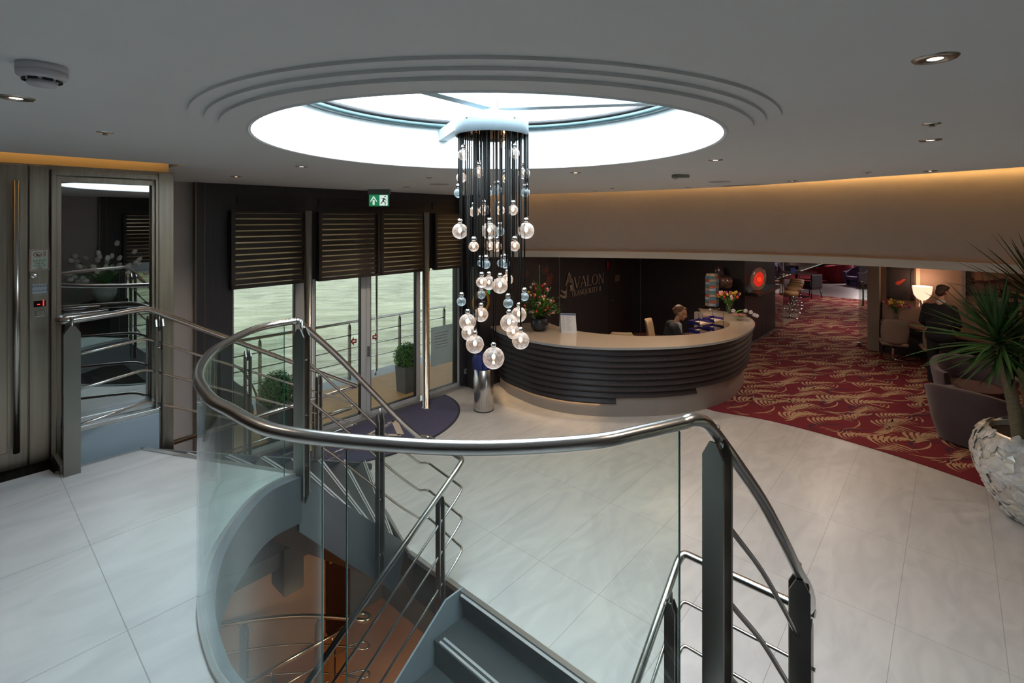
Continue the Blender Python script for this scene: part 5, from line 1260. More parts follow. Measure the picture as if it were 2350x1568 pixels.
# postcard rack
p = on_counter(1634, 708); pr_ = thing('postcard_rack', 'revolving rack full of colourful postcards on the far end of the reception counter', 'postcard rack', p)
bm = new(); lathe(bm, [(0, 0), (.16, 0), (.16, .015), (.02, .02), (.012, .03), (.012, .74), (0, .74)], p, 28); obj('rack_base', bm, CHROME, pr_)
CARDC = [mat('postcard_%s' % n, c, .4, vary=.6, vscale=60) for n, c in (('blue', (.10, .22, .42)), ('teal', (.08, .20, .22)), ('red', (.35, .10, .07)), ('sand', (.35, .28, .20)), ('sky', (.28, .42, .6)))]
for f in range(6):
    an = R(60 * f + 12); M = Matrix.Translation(p) @ Matrix.Rotation(an, 4, 'Z'); bm = new()
    for y in (-.065, .065): box(bm, .105, .112, y - .004, y + .004, .05, .70, M)
    for k in range(10): box(bm, .105, .125, -.065, .065, .06 + k * .064, .064 + k * .064, M)
    obj('wire_frame', bm, mat('rack_wire', (.5, .42, .35), .4, metal=.7), pr_)
    for k in range(10):
        bm = new(); box(bm, .112, .120, -.06, .06, .066 + k * .064, .124 + k * .064, M @ Matrix.Translation((0, 0, 0))); obj('postcard', bm, CARDC[(k * 3 + f) % 5], pr_)
bm = new()
for f in range(6): M = Matrix.Translation(p) @ Matrix.Rotation(R(60 * f + 12), 4, 'Z'); box(bm, .08, .105, -.05, .05, .70, .745, M)
obj('header_card', bm, mat('header_card', (.55, .45, .36), .5), pr_)
# glass bowl, orchid, papers, trays
p = on_counter(1696, 735); gb = thing('candy_bowl', 'clear glass bowl filled with small pink wrapped sweets on the counter curve', 'bowl', p)
bm = new(); lathe(bm, [(0, .0), (.05, 0), (.08, .03), (.135, .10), (.15, .115), (.145, .115), (.07, .035), (0, .012)], p, 32); obj('glass_bowl', bm, VG, gb)
bm = new()
for k in range(110): a_ = rd.random() * 6.28; q = rd.random() ** .5; ball(bm, p + Vector((math.cos(a_) * q * .12, math.sin(a_) * q * .12, .055 + .045 * (q) + .03 * rd.random() * (1 - q) + .01)), .012, (1, 1, .7), 6, 4)
o = obj('candy', bm, mat('pink_candy', (.50, .22, .17), .4, vary=.4, vscale=50), gb); o['kind'] = 'stuff'
p = on_counter(1712, 727); orc = thing('orchid', 'white orchid blossoms lying on the counter behind the sweet bowl', 'flowers', p); bm = new(); leafblade(bm, p + Vector((-.22, 0, .06)), p + Vector((-.08, .03, .16)), p + Vector((.08, 0, .08)), .03); leafblade(bm, p + Vector((-.1, .03, .02)), p + Vector((0, .05, .13)), p + Vector((.15, .02, .03)), .02); obj('leaves', bm, mat('bright_leaf', (.18, .38, .06), .5), orc)
for k, (dx, dz) in enumerate(((-.26, .12), (-.02, .12), (.08, .09), (.15, .04), (.20, .02))):
    bm = new(); c = p + Vector((dx, -.02, dz))
    for j in range(5): an = 2 * PI * j / 5; ball(bm, c + Vector((math.cos(an) * .022, -.006, math.sin(an) * .022)), .024, (1, .3, .8), 8, 6)
    obj('bloom', bm, mat('orchid_white', (.72, .68, .72), .5), orc)
tr = P(1652, 748, .95); TRB = mat('blue_tray', (.03, .025, .22), .3)
for k, (px, py, z) in enumerate(((1618, 770, .80), (1640, 765, .82), (1628, 768, .90), (1655, 762, .92), (1622, 768, 1.0), (1650, 762, 1.03))):
    c = P(px, 758, .9) ; c = Vector((3.42 + .36 * (k % 2), 9.12 + .26 * (k % 2), .80 + .152 * (k // 2)))
    t = thing('letter_tray', 'blue plastic letter tray in the %s of the right-hand stack behind the counter' % ('bottom', 'middle', 'top')[k // 2] if k % 2 else 'blue plastic letter tray in the %s of the left-hand stack behind the counter' % ('bottom', 'middle', 'top')[k // 2], 'tray', c, 'blue letter trays')
    M = Matrix.Translation(c) @ Matrix.Rotation(R(35), 4, 'Z'); bm = new(); box(bm, -.16, .16, -.12, .12, 0, .006, M); box(bm, -.16, .16, .114, .12, 0, .06, M); box(bm, -.16, -.154, -.12, .12, 0, .06, M); box(bm, .154, .16, -.12, .12, 0, .06, M)
    for x in (-.158, .152):
        for y in (-.118, .112): box(bm, x, x + .006, y, y + .006, 0, .15, M); box(bm, -.16, .16, -.12, -.114, 0, .025, M)
    obj('tray_shell', bm, TRB, t)
    bm = new(); box(bm, -.14, .14, -.135, .105, .008, .02, M); obj('paper', bm, mat('cream_paper', (.62, .52, .40), .6), t)
for k, (px, py) in enumerate(((1612, 765), (1600, 772), (1625, 770))):
    c = Vector((3.12 - .25 * k, 8.72 - .10 * k, .737)); M = Matrix.Translation(c) @ Matrix.Rotation(R(20 + 25 * k), 4, 'Z'); bm = new(); box(bm, -.15, .15, -.105, .105, 0, .006, M); tag(obj('paper_sheet', bm, mat('cream_paper', (.62, .52, .40), .6)), ('cream sheet of paper on the inner worktop nearest the blue trays', 'cream sheet of paper in the middle of the inner worktop', 'cream sheet of paper on the inner worktop in front of the seated woman')[k], 'paper', 'papers on the inner worktop')

# ================================================================== SEATING
LEA = mat('beige_leather', (.40, .29, .18), .45, vary=.05); TAUPE = mat('taupe_fabric', (.24, .18, .135), .8, bump=.1, bscale=300)
def office_chair(label, loc, rz, m, group, back=(.50, .95), label2=None):
    o = thing('office_chair', label, 'chair', (0, 0, 0), group)
    bm = new(); rings = []
    for k in range(9):
        u = k / 8; z = .46 + u * (back[1] - .46); y = .22 + .10 * u; wd = .21 + .03 * math.sin(PI * u) - (.04 if k == 8 else 0)
        rings.append([Vector((wd * math.cos(a), y + .035 * math.sin(a) + .05 * (math.cos(a)) ** 2 * -1, z)) for a in [2 * PI * j / 20 for j in range(20)]])
    loft(bm, rings); obj('backrest', bm, m, o)
    bm = new(); box(bm, -.23, .23, -.24, .24, .42, .49); obj('seat', bm, m, o, bevel=.03)
    bm = new(); tube(bm, [(0, 0, .10), (0, 0, .42)], .025, 14); obj('gas_column', bm, CHROME, o)
    for k in range(4):
        a = PI / 2 * k + .4; bm = new(); tube(bm, [(0, 0, .11), (.30 * math.cos(a), .30 * math.sin(a), .05), (.31 * math.cos(a), .31 * math.sin(a), .0)], .013, 10); obj('leg', bm, CHROME, o)
    o.location = loc; o.rotation_euler = (0, 0, rz); return o
office_chair('empty beige leather chair behind the middle of the reception counter', (2.0, 9.15, 0), R(170), LEA, 'chairs behind the reception desk', back=(.5, 1.0))
bpy.context.view_layer.update()
office_chair('beige leather chair in which the receptionist sits', (2.92, 9.62, 0), R(62), LEA, 'chairs behind the reception desk', back=(.5, 1.06))
office_chair('taupe swivel chair at the writing desk below the bird picture', (7.93, 10.38, 0), R(150), TAUPE, 'taupe swivel chairs at the desk', back=(.5, .98))
office_chair('taupe swivel chair half hidden behind the standing man', (8.37, 9.86, 0), R(150), TAUPE, 'taupe swivel chairs at the desk', back=(.5, .98))
def tub_chair(label, loc, rz, m, name='tub_chair', group=None, w=.42, d=.40, hb=.78, ha=.60, cush=None):
    """opening towards +x"""
    o = thing(name, label, 'armchair', (0, 0, 0), group); bm = new(); n = 28; rings = []
    prof = []
    for k in range(n + 1):
        a = R(50) + (R(310) - R(50)) * k / n; top = ha + (hb - ha) * (max(0, -math.cos(a)) ** .7); prof.append((a, top))
    def pt(a, rr, z): return Vector((math.copysign(abs(math.cos(a)) ** .75, math.cos(a)) * d * rr * 1.05, math.copysign(abs(math.sin(a)) ** .75, math.sin(a)) * w * rr, z))
    for a, top in prof:
        rings.append([pt(a, .74, .03), pt(a, .88, .30), pt(a, 1.0, top - .03), pt(a, .97, top), pt(a, .82, top), pt(a, .76, top - .04), pt(a, .68, .30), pt(a, .58, .03)])
    loft(bm, rings); obj('shell', bm, m, o, bevel=.012)
    bm = new(); pts = [(d * .78 * math.cos(a) * (1.1 if math.cos(a) > 0 else .92), w * .76 * math.sin(a)) for a in [2 * PI * k / 28 for k in range(28)]]; prism(bm, pts, .28, .44); obj('seat', bm, cush or m, o, bevel=.02)
    bm = new(); prism(bm, [(x * .7, y * .7) for x, y in pts], .0, .29); obj('base', bm, m, o)
    o.location = loc; o.rotation_euler = (0, 0, rz); return o
PUR = mat('purple_grey_fabric', (.085, .060, .070), .9, bump=.3, bscale=250, vary=.08, sheen=.3); PURS = mat('purple_brown_seat', (.12, .06, .05), .85, bump=.2, bscale=250)
tub_chair('purple-grey tub armchair seen from behind, next to the white planter', (6.28, 6.72, 0), R(28), PUR, 'armchair', 'purple-grey armchairs beside the planter', w=.52, d=.55, hb=.80, ha=.60, cush=PURS)
tub_chair('purple-grey tub armchair facing the camera, behind the first one', (7.15, 7.75, 0), R(-120), PUR, 'armchair', 'purple-grey armchairs beside the planter', w=.50, d=.48, hb=.80, ha=.66, cush=PURS)
DKC = mat('black_leather', (.03, .032, .04), .4); CRIM = mat('crimson_fabric', (.20, .01, .02), .85); VIO = mat('violet_fabric', (.055, .03, .09), .85)
def at(px, py): v = P(px, py, 0); return (v.x, v.y, 0)
def cafe_chair(label, loc, rz):
    o = thing('cafe_chair', label, 'chair', (0, 0, 0), 'black chairs in the lounge'); bm = new(); box(bm, -.27, .27, -.27, .27, .34, .48); obj('seat', bm, DKC, o, bevel=.03)
    bm = new(); box(bm, -.28, .28, .22, .29, .40, .92); obj('backrest', bm, DKC, o, bevel=.03)
    for s in (-1, 1): bm = new(); box(bm, s * .29 - .03, s * .29 + .03, -.22, .26, .44, .66); obj('armrest', bm, DKC, o, bevel=.02)
    for x in (-1, 1):
        for y in (-1, 1): bm = new(); tube(bm, [(x * .22, y * .22, .36), (x * .27, y * .27, 0)], .018, 8); obj('leg', bm, DKC, o)
    o.location = loc; o.rotation_euler = (0, 0, rz)
cafe_chair('black leather armchair in front, at the edge of the grey dance floor', at(1860, 683), R(200)); cafe_chair('black leather chair farther back behind the lounge table', at(1818, 640), R(40))
c = at(1828, 664); tb = thing('lounge_table', 'dark lounge table with glossy top beside the black chairs', 'table', c); bm = new(); box(bm, c[0] - .55, c[0] + .5, c[1] - .5, c[1] + .5, .70, .74); obj('tabletop', bm, mat('dark_worktop', (.06, .045, .04), .35), tb); bm = new(); tube(bm, [(c[0], c[1], 0), (c[0], c[1], .7)], .05, 12); lathe(bm, [(0, 0), (.28, 0), (.28, .02), (0, .03)], c, 20); obj('table_foot', bm, DKC, tb)
bm = new(); box(bm, c[0] - .45, c[0] - .25, c[1] - .35, c[1] - .33, .74, .95); tag(obj('menu_card', bm, mat('menu_blue', (.02, .06, .22), .5)), 'blue menu card standing on the lounge table', 'menu card')
tub_chair('crimson round tub chair in the lounge, left of the larger one', at(1897, 643), R(90), CRIM, 'tub_chair', 'lounge tub chairs')
tub_chair('larger crimson tub chair seen from behind in the lounge', at(1925, 648), R(100), CRIM, 'tub_chair', 'lounge tub chairs', w=.55, d=.5, hb=.9, ha=.75)
tub_chair('violet tub chair facing left beside the dance floor', at(1966, 657), R(190), VIO, 'tub_chair', 'lounge tub chairs', w=.5, d=.5, hb=.95, ha=.65)
tub_chair('violet tub chair partly behind the glass door frame', at(1992, 652), R(190), VIO, 'tub_chair', 'lounge tub chairs', w=.5, d=.5, hb=.9, ha=.65)
c = at(1979, 645); bm = new(); box(bm, c[0] - .25, c[0] + .25, c[1] - .25, c[1] + .25, .62, .66); tube(bm, [(c[0], c[1], 0), (c[0], c[1], .63)], .03, 10); tag(obj('side_table', bm, mat('glossy_side_table', (.35, .35, .38), .15)), 'small glossy side table between the violet chairs', 'table')
BSL = mat('tan_stool_leather', (.38, .22, .10), .5)
for k, (px, py) in enumerate(((1813, 731), (1820, 718), (1825, 708), (1828, 700), (1829, 693))):
    c = at(px, py); o = thing('bar_stool', 'tan round-topped chrome bar stool, ' + ('nearest of the row', 'second of the row from the front', 'middle of the row', 'second of the row from the back', 'farthest of the row')[k], 'bar stool', (0, 0, 0), 'bar stools at the bar')
    bm = new(); lathe(bm, [(0, .70), (.20, .70), (.23, .73), (.23, .80), (.20, .83), (0, .84)], (0, 0, 0), 28); obj('seat', bm, BSL, o)
    bm = new(); tube(bm, [(0, 0, .02), (0, 0, .70)], .03, 14); obj('pole', bm, CHROME, o); bm = new(); lathe(bm, [(0, 0), (.22, 0), (.21, .02), (0, .035)], (0, 0, 0), 28); obj('foot_disc', bm, CHROME, o)
    bm = new(); tube(bm, [(.16 * math.cos(q * PI / 8), .16 * math.sin(q * PI / 8), .28) for q in range(17)], .012, 8); obj('foot_ring', bm, CHROME, o); o.location = c
# glass doors of the lounge
DG = glassmat('lounge_door_glass', (.88, .93, .93), .8, ior=1.25); BRS = mat('brass_handle_dim', (.30, .22, .12), .35, metal=1)
for px, py, px2, py2, lab, hp in ((1779, 772, 1797, 752, 'left', 1797), (1971, 795, 1996, 780, 'right', 1978)):
    a = P(px, py); b = P(px2, py2); dr = sroot('door_%d' % (20 if lab == 'left' else 21), (a + b) / 2); d = (b - a).normalized(); n = Vector((-d.y, d.x, 0)) * .006
    bm = new(); lo_ = [bm.verts.new(v) for v in (a - n, b - n, b + n, a + n)]; hi_ = [bm.verts.new(v.co + Vector((0, 0, 2.3))) for v in lo_]
    bm.faces.new(lo_); bm.faces.new(hi_)
    for i in range(4): bm.faces.new((lo_[i], lo_[(i + 1) % 4], hi_[(i + 1) % 4], hi_[i]))
    obj('glass_leaf', bm, DG, dr)
    h = a.lerp(b, .75 if lab == 'left' else .25) - Vector((0, .05, 0)); bm = new(); tube(bm, fillet([h + Vector((0, .05, .95)), h + Vector((0, 0, .95)), h + Vector((0, 0, 1.5)), h + Vector((0, .05, 1.5))], .01), .018, 8); obj('door_handle', bm, BRS, dr)
    bm = new(); box(bm, a.x - .05, a.x + .05, a.y - .03, a.y + .03, 0, .09); obj('floor_hinge', bm, CHROME, dr)

# ---- writing desk with lamp and tulips
wd_ = thing('writing_desk', 'curved dark writing desk with a brown top against the beige bulkhead', 'desk', W(11.8, -2, 0))
dp = [(12.33, -.66), (11.75, -.66), (11.5, -1.17), (11.1, -1.5), (10.75, -2.2), (10.5, -3.2), (10.4, -4.7), (12.33, -4.7)]
bm = new(); prism(bm, dp, .72, .76, STM); obj('desktop', bm, mat('brown_desktop', (.22, .12, .09), .3, coat=.3), wd_, bevel=.005)
bm = new(); prism(bm, [(s + .12 if i in (1, 2, 3, 4, 5, 6) else s, t) for i, (s, t) in enumerate(dp)], .60, .72, STM); obj('apron', bm, WENGE, wd_)
bm = new(); sbox(bm, 11.8, 12.33, -.70, -.66, 0, .72); sbox(bm, 12.0, 12.33, -4.7, -.66, 0, .72); obj('side_panel', bm, WENGE, wd_)
bm = new(); sbox(bm, 12.26, 12.39, -4.7, -.66, .76, 1.06); obj('back_ledge', bm, BULK, wd_)
p = P(2058, 730, .76) - U * .12; tv = thing('tulip_vase', 'glass vase of yellow and red tulips on the writing desk beside the lamp', 'flowers', p); tulips(tv, p, .20, .44, .26, 24, 3, .034)
p = P(2117, 741, .76) - U * .06; lm = thing('table_lamp', 'lit table lamp with white inner bowl and clear glass bell shade on the writing desk', 'lamp', p)
bm = new(); box(bm, p.x - .16, p.x + .16, p.y - .11, p.y + .11, p.z, p.z + .015); obj('base', bm, CHROME, lm, bevel=.004)
bm = new(); tube(bm, [p + Vector((0, 0, .015)), p + Vector((0, 0, .50))], .014, 12); obj('stem', bm, CHROME, lm)
bm = new(); lathe(bm, [(.04, .50), (.10, .54), (.15, .62), (.17, .74), (.175, .80)], p, 36); obj('inner_bowl', bm, mat('lamp_opal', (.95, .8, .7), .4, emit=(1, .58, .40), estr=1.1), lm)
bm = new(); lathe(bm, [(.30, .36), (.27, .5), (.21, .74), (.18, .81)], p, 40); obj('glass_shade', bm, glassmat('shade_glass', (.93, .90, .88), 1, ior=1.4), lm)
bm = new()
for dx in (-.07, -.03, .03, .07): tube(bm, [p + Vector((dx, -.01, .52)), p + Vector((dx * 1.1, -.01, .37))], .003, 6)
obj('pull_rod', bm, mat('brass_handle', (.7, .5, .3), .3, metal=1), lm)
l = bpy.data.lights.new('table_lamp_bulb', 'POINT'); l.energy = 4.5; l.color = (1, .62, .40); l.shadow_soft_size = .06; lo_ = bpy.data.objects.new('table_lamp_bulb', l); COL.objects.link(lo_); lo_.location = p + Vector((0, 0, .9)); lo_.parent = None
# pictures on the bulkhead
def picture(label, px0, py0, px1, py1, inner):
    t0, z1 = SW(px0, py0, 12.38); t1, z0 = SW(px1, py1, 12.38); f = thing('picture', label, 'picture', W(12.38, (t0 + t1) / 2, z0))
    bm = new(); w = .055; sbox(bm, 12.34, 12.39, t1, t0, z0, z0 + w); sbox(bm, 12.34, 12.39, t1, t0, z1 - w, z1); sbox(bm, 12.34, 12.39, t1, t1 + w, z0, z1); sbox(bm, 12.34, 12.39, t0 - w, t0, z0, z1); obj('frame', bm, WENGE, f)
    bm = new(); sbox(bm, 12.365, 12.39, t1 + .02, t0 - .02, z0 + .02, z1 - .02); obj('canvas', bm, inner, f); return f, t0, t1, z0, z1
f, t0, t1, z0, z1 = picture('dark framed picture of a small red bird shape, above the tulips on the writing desk', 2035, 612, 2098, 690, mat('dark_canvas', (.04, .03, .03), .5))
bm = new(); tm = (t0 + t1) / 2; zm = (z0 + z1) / 2 + .03
bm.faces.new([bm.verts.new(W(12.362, tm + a, zm + b)) for a, b in ((.09, -.05), (.03, -.07), (-.03, -.02), (-.10, .07), (-.06, .08), (.0, .03), (.05, .02), (.08, -.02))]); obj('bird_motif', bm, mat('bird_red', (.55, .05, .03), .6), f)
def ab():
    m = mat('abstract_canvas', (.30, .19, .14), .6, vary=.1); nt = m.node_tree; L = nt.links; b = nt.nodes['Principled BSDF']
    g = nt.nodes.new('ShaderNodeTexCoord'); sp = nt.nodes.new('ShaderNodeSeparateXYZ'); L.new(g.outputs['Generated'], sp.inputs[0]); n = nt.nodes.new('ShaderNodeTexNoise'); n.inputs['Scale'].default_value = 3
    ad = nt.nodes.new('ShaderNodeMath'); ad.operation = 'MULTIPLY_ADD'; ad.inputs[1].default_value = .35; L.new(n.outputs[0], ad.inputs[0]); L.new(sp.outputs['Z'], ad.inputs[2])
    r = nt.nodes.new('ShaderNodeValToRGB'); e = r.color_ramp.elements; e[0].position = .3; e[0].color = (.16, .10, .09, 1); e[1].position = .95; e[1].color = (.32, .19, .13, 1)
    for p_, c_ in ((.55, (.20, .11, .09, 1)), (.64, (.10, .01, .015, 1)), (.70, (.03, .008, .01, 1)), (.76, (.14, .03, .03, 1)), (.80, (.34, .21, .15, 1))): q = e.new(p_); q.color = c_
    L.new(ad.outputs[0], r.inputs[0]); L.new(r.outputs[0], b.inputs['Base Color']); return m
picture('large abstract picture with a dark red horizon band, behind the palm leaves', 2219, 614, 2400, 690, ab())
# glowing glass sculptures in the back corner
sh0, z_ = TW(1712, 668, 1.70); sh1, _ = TW(1762, 662, 1.70)
bm = new(); sbox(bm, sh0 - .1, sh1, 1.42, 1.75, z_ - .10, z_ - .02); tag(obj('wall_shelf', bm, mat('black_shelf', (.012, .011, .012), .3), bevel=.004), 'black wall shelf carrying the red glass disc', 'shelf')
sc_, zc = TW(1740, 641, 1.58); gd = thing('glass_sculpture', 'oval glass disc sculpture with glowing red centre on the black shelf', 'sculpture', W(sc_, 1.58, z_))
cc = W(sc_, 1.58, zc + .0); MR = Matrix.Rotation(R(10), 4, 'Y')
def disc(nm, r, m, dy, scz=1.5):
    bm = new(); ball(bm, cc + Vector((0, dy, 0)), r, (1, .22, scz), 28, 18, MR); return obj(nm, bm, m, gd)
disc('outer_disc', .19, mat('amber_glass', (.80, .52, .42), .15, coat=.5, vary=.3, vscale=8), 0); disc('red_core', .115, mat('red_glass', (.7, .02, .015), .2, emit=(1, .04, .02), estr=.35), -.035); disc('inner_core', .055, mat('red_glass_bright', (.9, .06, .02), .2, emit=(1, .07, .02), estr=.5), -.055, 1.1)
bm = new(); box(bm, cc.x - .06, cc.x + .06, cc.y - .04, cc.y + .04, z_ - .02, cc.z - .26); obj('stand', bm, mat('acrylic_stand', (.3, .28, .3), .2), gd)
c = Vector(((1664 - CX) / F * 11.4, 11.4, E - (647 - CY) / F * 11.4)); bm = new(); lathe(bm, [(0, -.16), (.10, -.16), (.15, -.10), (.16, .05), (.13, .12), (.08, .13), (.08, .10), (0, .08)], c, 28); tag(obj('round_vase', bm, mat('crackled_copper', (.32, .20, .17), .25, metal=.5, vary=.7, vscale=22)), 'round crackled copper-coloured vase behind the tulips at the desk end', 'vase')
c2 = Vector(((1652 - CX) / F * 11.6, 11.6, c.z + .08)); bm = new(); ball(bm, c2, .17, (.7, .25, 1.6), 20, 14, Matrix.Rotation(R(-10), 4, 'Y')); tag(obj('glass_shell', bm, mat('smoky_glass', (.09, .06, .06), .15, coat=.6)), 'tall dark smoky glass sculpture beside the copper vase', 'sculpture')
bm = new(); sbox(bm, 9.3, 10.29, 1.9, 2.4, c.z - .24, c.z - .16); tag(obj('wall_shelf', bm, mat('black_shelf', (.012, .011, .012), .3)), 'dark shelf in the corner carrying the copper vase', 'shelf')

# ================================================================== POTTED YUCCA
pc = Vector((5.28, 4.98, 0)); po = thing('potted_yucca', 'big yucca palm in a faceted mother-of-pearl planter at the right edge', 'potted plant', pc)
rd = random.Random(21); bm = new(); rings = []; prof = [(r * 1.09, z * .98) for r, z in [(.20, .0), (.25, .03), (.33, .16), (.40, .32), (.455, .50), (.47, .62), (.45, .74), (.41, .83), (.38, .87)]]
n = 46; 
pearl = mat('mother_of_pearl', (.62, .58, .50), .22, metal=.15, vary=.0, coat=.6, col2=(.80, .79, .77), vscale=9)
lathe(bm, prof + [(.375, .853), (.375, .80), (0, .80)], pc, 60, smooth=False); obj('planter_body', bm, pearl, po)
bm = new()
for k in range(620):
    u = k / 620; z = .015 + .86 * ((k * .6180339) % 1); a = rd.random() * 2 * PI
    r = None
    for (r0, z0), (r1, z1) in zip(prof, prof[1:]):
        if z0 <= z <= z1: r = r0 + (r1 - r0) * (z - z0) / (z1 - z0); sl = math.atan2(r1 - r0, z1 - z0); break
    if r is None: continue
    M = Matrix.Translation(pc + Vector((r * math.cos(a), r * math.sin(a), z))) @ Matrix.Rotation(a, 4, 'Z') @ Matrix.Rotation(sl + rd.uniform(-.16, .06), 4, 'Y') @ Matrix.Rotation(rd.uniform(-.3, .3), 4, 'Z')
    w, h = rd.uniform(.04, .08), rd.uniform(.04, .08); nn = rd.choice((4, 5, 5, 6)); vs = []; ph = rd.random() * 6
    for j in range(nn): an = ph + 2 * PI * j / nn + rd.uniform(-.3, .3); vs.append(M @ Vector((.006, w * math.cos(an), h * math.sin(an))))
    apex = bm.verts.new(M @ Vector((.024, rd.uniform(-.02, .02), rd.uniform(-.02, .02)))); vv = [bm.verts.new(v) for v in vs]
    for j in range(nn): bm.faces.new((vv[j], vv[(j + 1) % nn], apex))
def pearlmat():
    m = bpy.data.materials.new('pearl_shards'); m.use_nodes = True; nt = m.node_tree; b = nt.nodes['Principled BSDF']; L = nt.links
    t = nt.nodes.new('ShaderNodeTexCoord'); v = nt.nodes.new('ShaderNodeTexVoronoi'); v.inputs['Scale'].default_value = 13; L.new(t.outputs['Object'], v.inputs[0])
    r = nt.nodes.new('ShaderNodeValToRGB'); e = r.color_ramp.elements; e[0].position = 0; e[0].color = (.56, .54, .52, 1); e[1].position = 1; e[1].color = (.78, .78, .78, 1)
    for p_, c_ in ((.35, (.70, .72, .76, 1)), (.55, (.74, .66, .50, 1)), (.65, (.68, .66, .64, 1))): q = e.new(p_); q.color = c_
    sp = nt.nodes.new('ShaderNodeSeparateColor'); L.new(v.outputs['Color'], sp.inputs[0]); L.new(sp.outputs[0], r.inputs[0]); L.new(r.outputs[0], b.inputs['Base Color'])
    b.inputs['Roughness'].default_value = .25; b.inputs['Coat Weight'].default_value = .5; b.inputs['Specular IOR Level'].default_value = .7; return m
obj('shell_facing', bm, pearlmat(), po, recalc=False)
bm = new(); lathe(bm, [(0, .80), (.2, .815), (.375, .80)], pc, 30); obj('soil', bm, mat('dark_soil', (.045, .03, .022), .95, bump=1, bscale=60, vary=.5, vscale=50), po)
BARK = mat('yucca_bark', (.17, .14, .08), .85, bump=.8, bscale=40, vary=.3, vscale=30, stretch=(1, 1, 6)); YL = mat('yucca_leaf', (.014, .050, .012), .45, vary=.4, vscale=5); YL2 = mat('yucca_leaf_light', (.025, .080, .018), .45, vary=.35, vscale=6)
def crown(bmm, c, axis, n, L, w, seed, lift=0):
    rd = random.Random(seed); ax = Vector(axis).normalized(); q = ax.to_track_quat('Z', 'Y')
    for k in range(n):
        u = k / n; a = k * 2.39996; el = R(88 - 118 * (u ** .85)); ln = L * (.62 + .5 * math.sin(PI * min(1, u * .9 + .12))) * rd.uniform(.85, 1.1)
        d = Vector((math.cos(a) * math.cos(el), math.sin(a) * math.cos(el), math.sin(el))); d = q @ d; base = c - ax * (.22 * u) + ax * .12
        side = d.cross(Vector((0, 0, 1))); side = side.normalized() if side.length > .05 else Vector((1, 0, 0)); drop = .16 * ln * (1 - abs(d.z)) * rd.uniform(.4, 1.7) 
        prev = None; m = 8; tw = rd.uniform(-.5, .5); nrm = side.cross(d)
        side = (side * math.cos(tw) + nrm * math.sin(tw)).normalized(); nrm = side.cross(d)
        for i in range(m + 1):
            t = i / m; p_ = base + d * ln * t - Vector((0, 0, drop * t * t)); ww = w * (.45 + .75 * t if t < .4 else .75 * (1 - ((t - .4) / .6) ** 1.6)) + .0008
            cur = (bmm.verts.new(p_ - side * ww + nrm * ww * .35), bmm.verts.new(p_), bmm.verts.new(p_ + side * ww + nrm * ww * .35))
            if prev:
                for j in (0, 1): bmm.faces.new((prev[j], prev[j + 1], cur[j + 1], cur[j]))
            prev = cur
for k, (p0, p1, r0, r1, L, n, sd) in enumerate((((4.99, 4.90, .80), (4.71, 4.82, 1.80), .058, .042, .66, 90, 4), ((5.42, 5.02, .82), (5.30, 4.96, 2.12), .06, .045, .74, 95, 8), ((5.36, 5.14, .82), (5.12, 5.05, 1.70), .05, .04, .60, 60, 12))):
    p0, p1 = Vector(p0), Vector(p1); mid = (p0 + p1) / 2 + Vector((.03, 0, 0)); pts = bez(p0, mid, p1, 14); bm = new()
    tube(bm, pts, .05, 14, radii=[(r0 + (r1 - r0) * i / 14) * (1 + .05 * ((i % 2) * 2 - 1)) for i in range(15)]); obj('trunk', bm, BARK, po)
    bm = new(); crown(bm, p1, (p1 - mid), n, L, .023, sd); obj('leaf_crown', bm, YL if k != 0 else YL2, po, recalc=False)

# ---- box shrubs outside
BOXL = mat('boxwood_leaf', (.11, .30, .06), .5, vary=.5, vscale=12); GPL = mat('grey_planter', (.14, .15, .16), .4)
def shrub(px, t, z, r, lab, sw=.30, hh=.44):
    s, _ = TW(px, 850, t); c = W(s, t, 0); o = thing('boxwood_planter', lab, 'potted shrub', c, 'boxwood shrubs outside the entrance')
    M = Matrix.Translation(c) @ Matrix.Rotation(ANG, 4, 'Z'); bm = new(); a = sw / 2
    rings = [[M @ Vector((x * q, y * q, zz)) for x, y in ((-a, -a), (a, -a), (a, a), (-a, a))] for q, zz in ((.86, -.02), (1, hh), (.9, hh), (.85, hh - .04))]; loft(bm, rings, smooth=False); obj('planter', bm, GPL, o, bevel=.004)
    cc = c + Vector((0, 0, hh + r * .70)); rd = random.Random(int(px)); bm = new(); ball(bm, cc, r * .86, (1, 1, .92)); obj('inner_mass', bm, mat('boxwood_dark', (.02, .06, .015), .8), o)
    bm = new()
    for k in range(2600):
        th = rd.random() * 2 * PI; ph = math.acos(1 - 2 * rd.random()); d = Vector((math.sin(ph) * math.cos(th), math.sin(ph) * math.sin(th), math.cos(ph))); p_ = cc + d * r * rd.uniform(.84, 1.06)
        q = Vector((rd.uniform(-1, 1), rd.uniform(-1, 1), rd.uniform(-1, 1))).normalized(); q2 = q.cross(d).normalized() * .008; q *= .013
        bm.faces.new([bm.verts.new(v) for v in (p_ - q, p_ - q2, p_ + q, p_ + q2)])
    obj('foliage', bm, BOXL, o, recalc=False)
shrub(934, 5.35, 0, .23, 'round boxwood in a grey square planter, right, behind the glass door'); shrub(636, 5.25, 0, .25, 'round boxwood in a grey square planter, left, behind the left window', sw=.42)
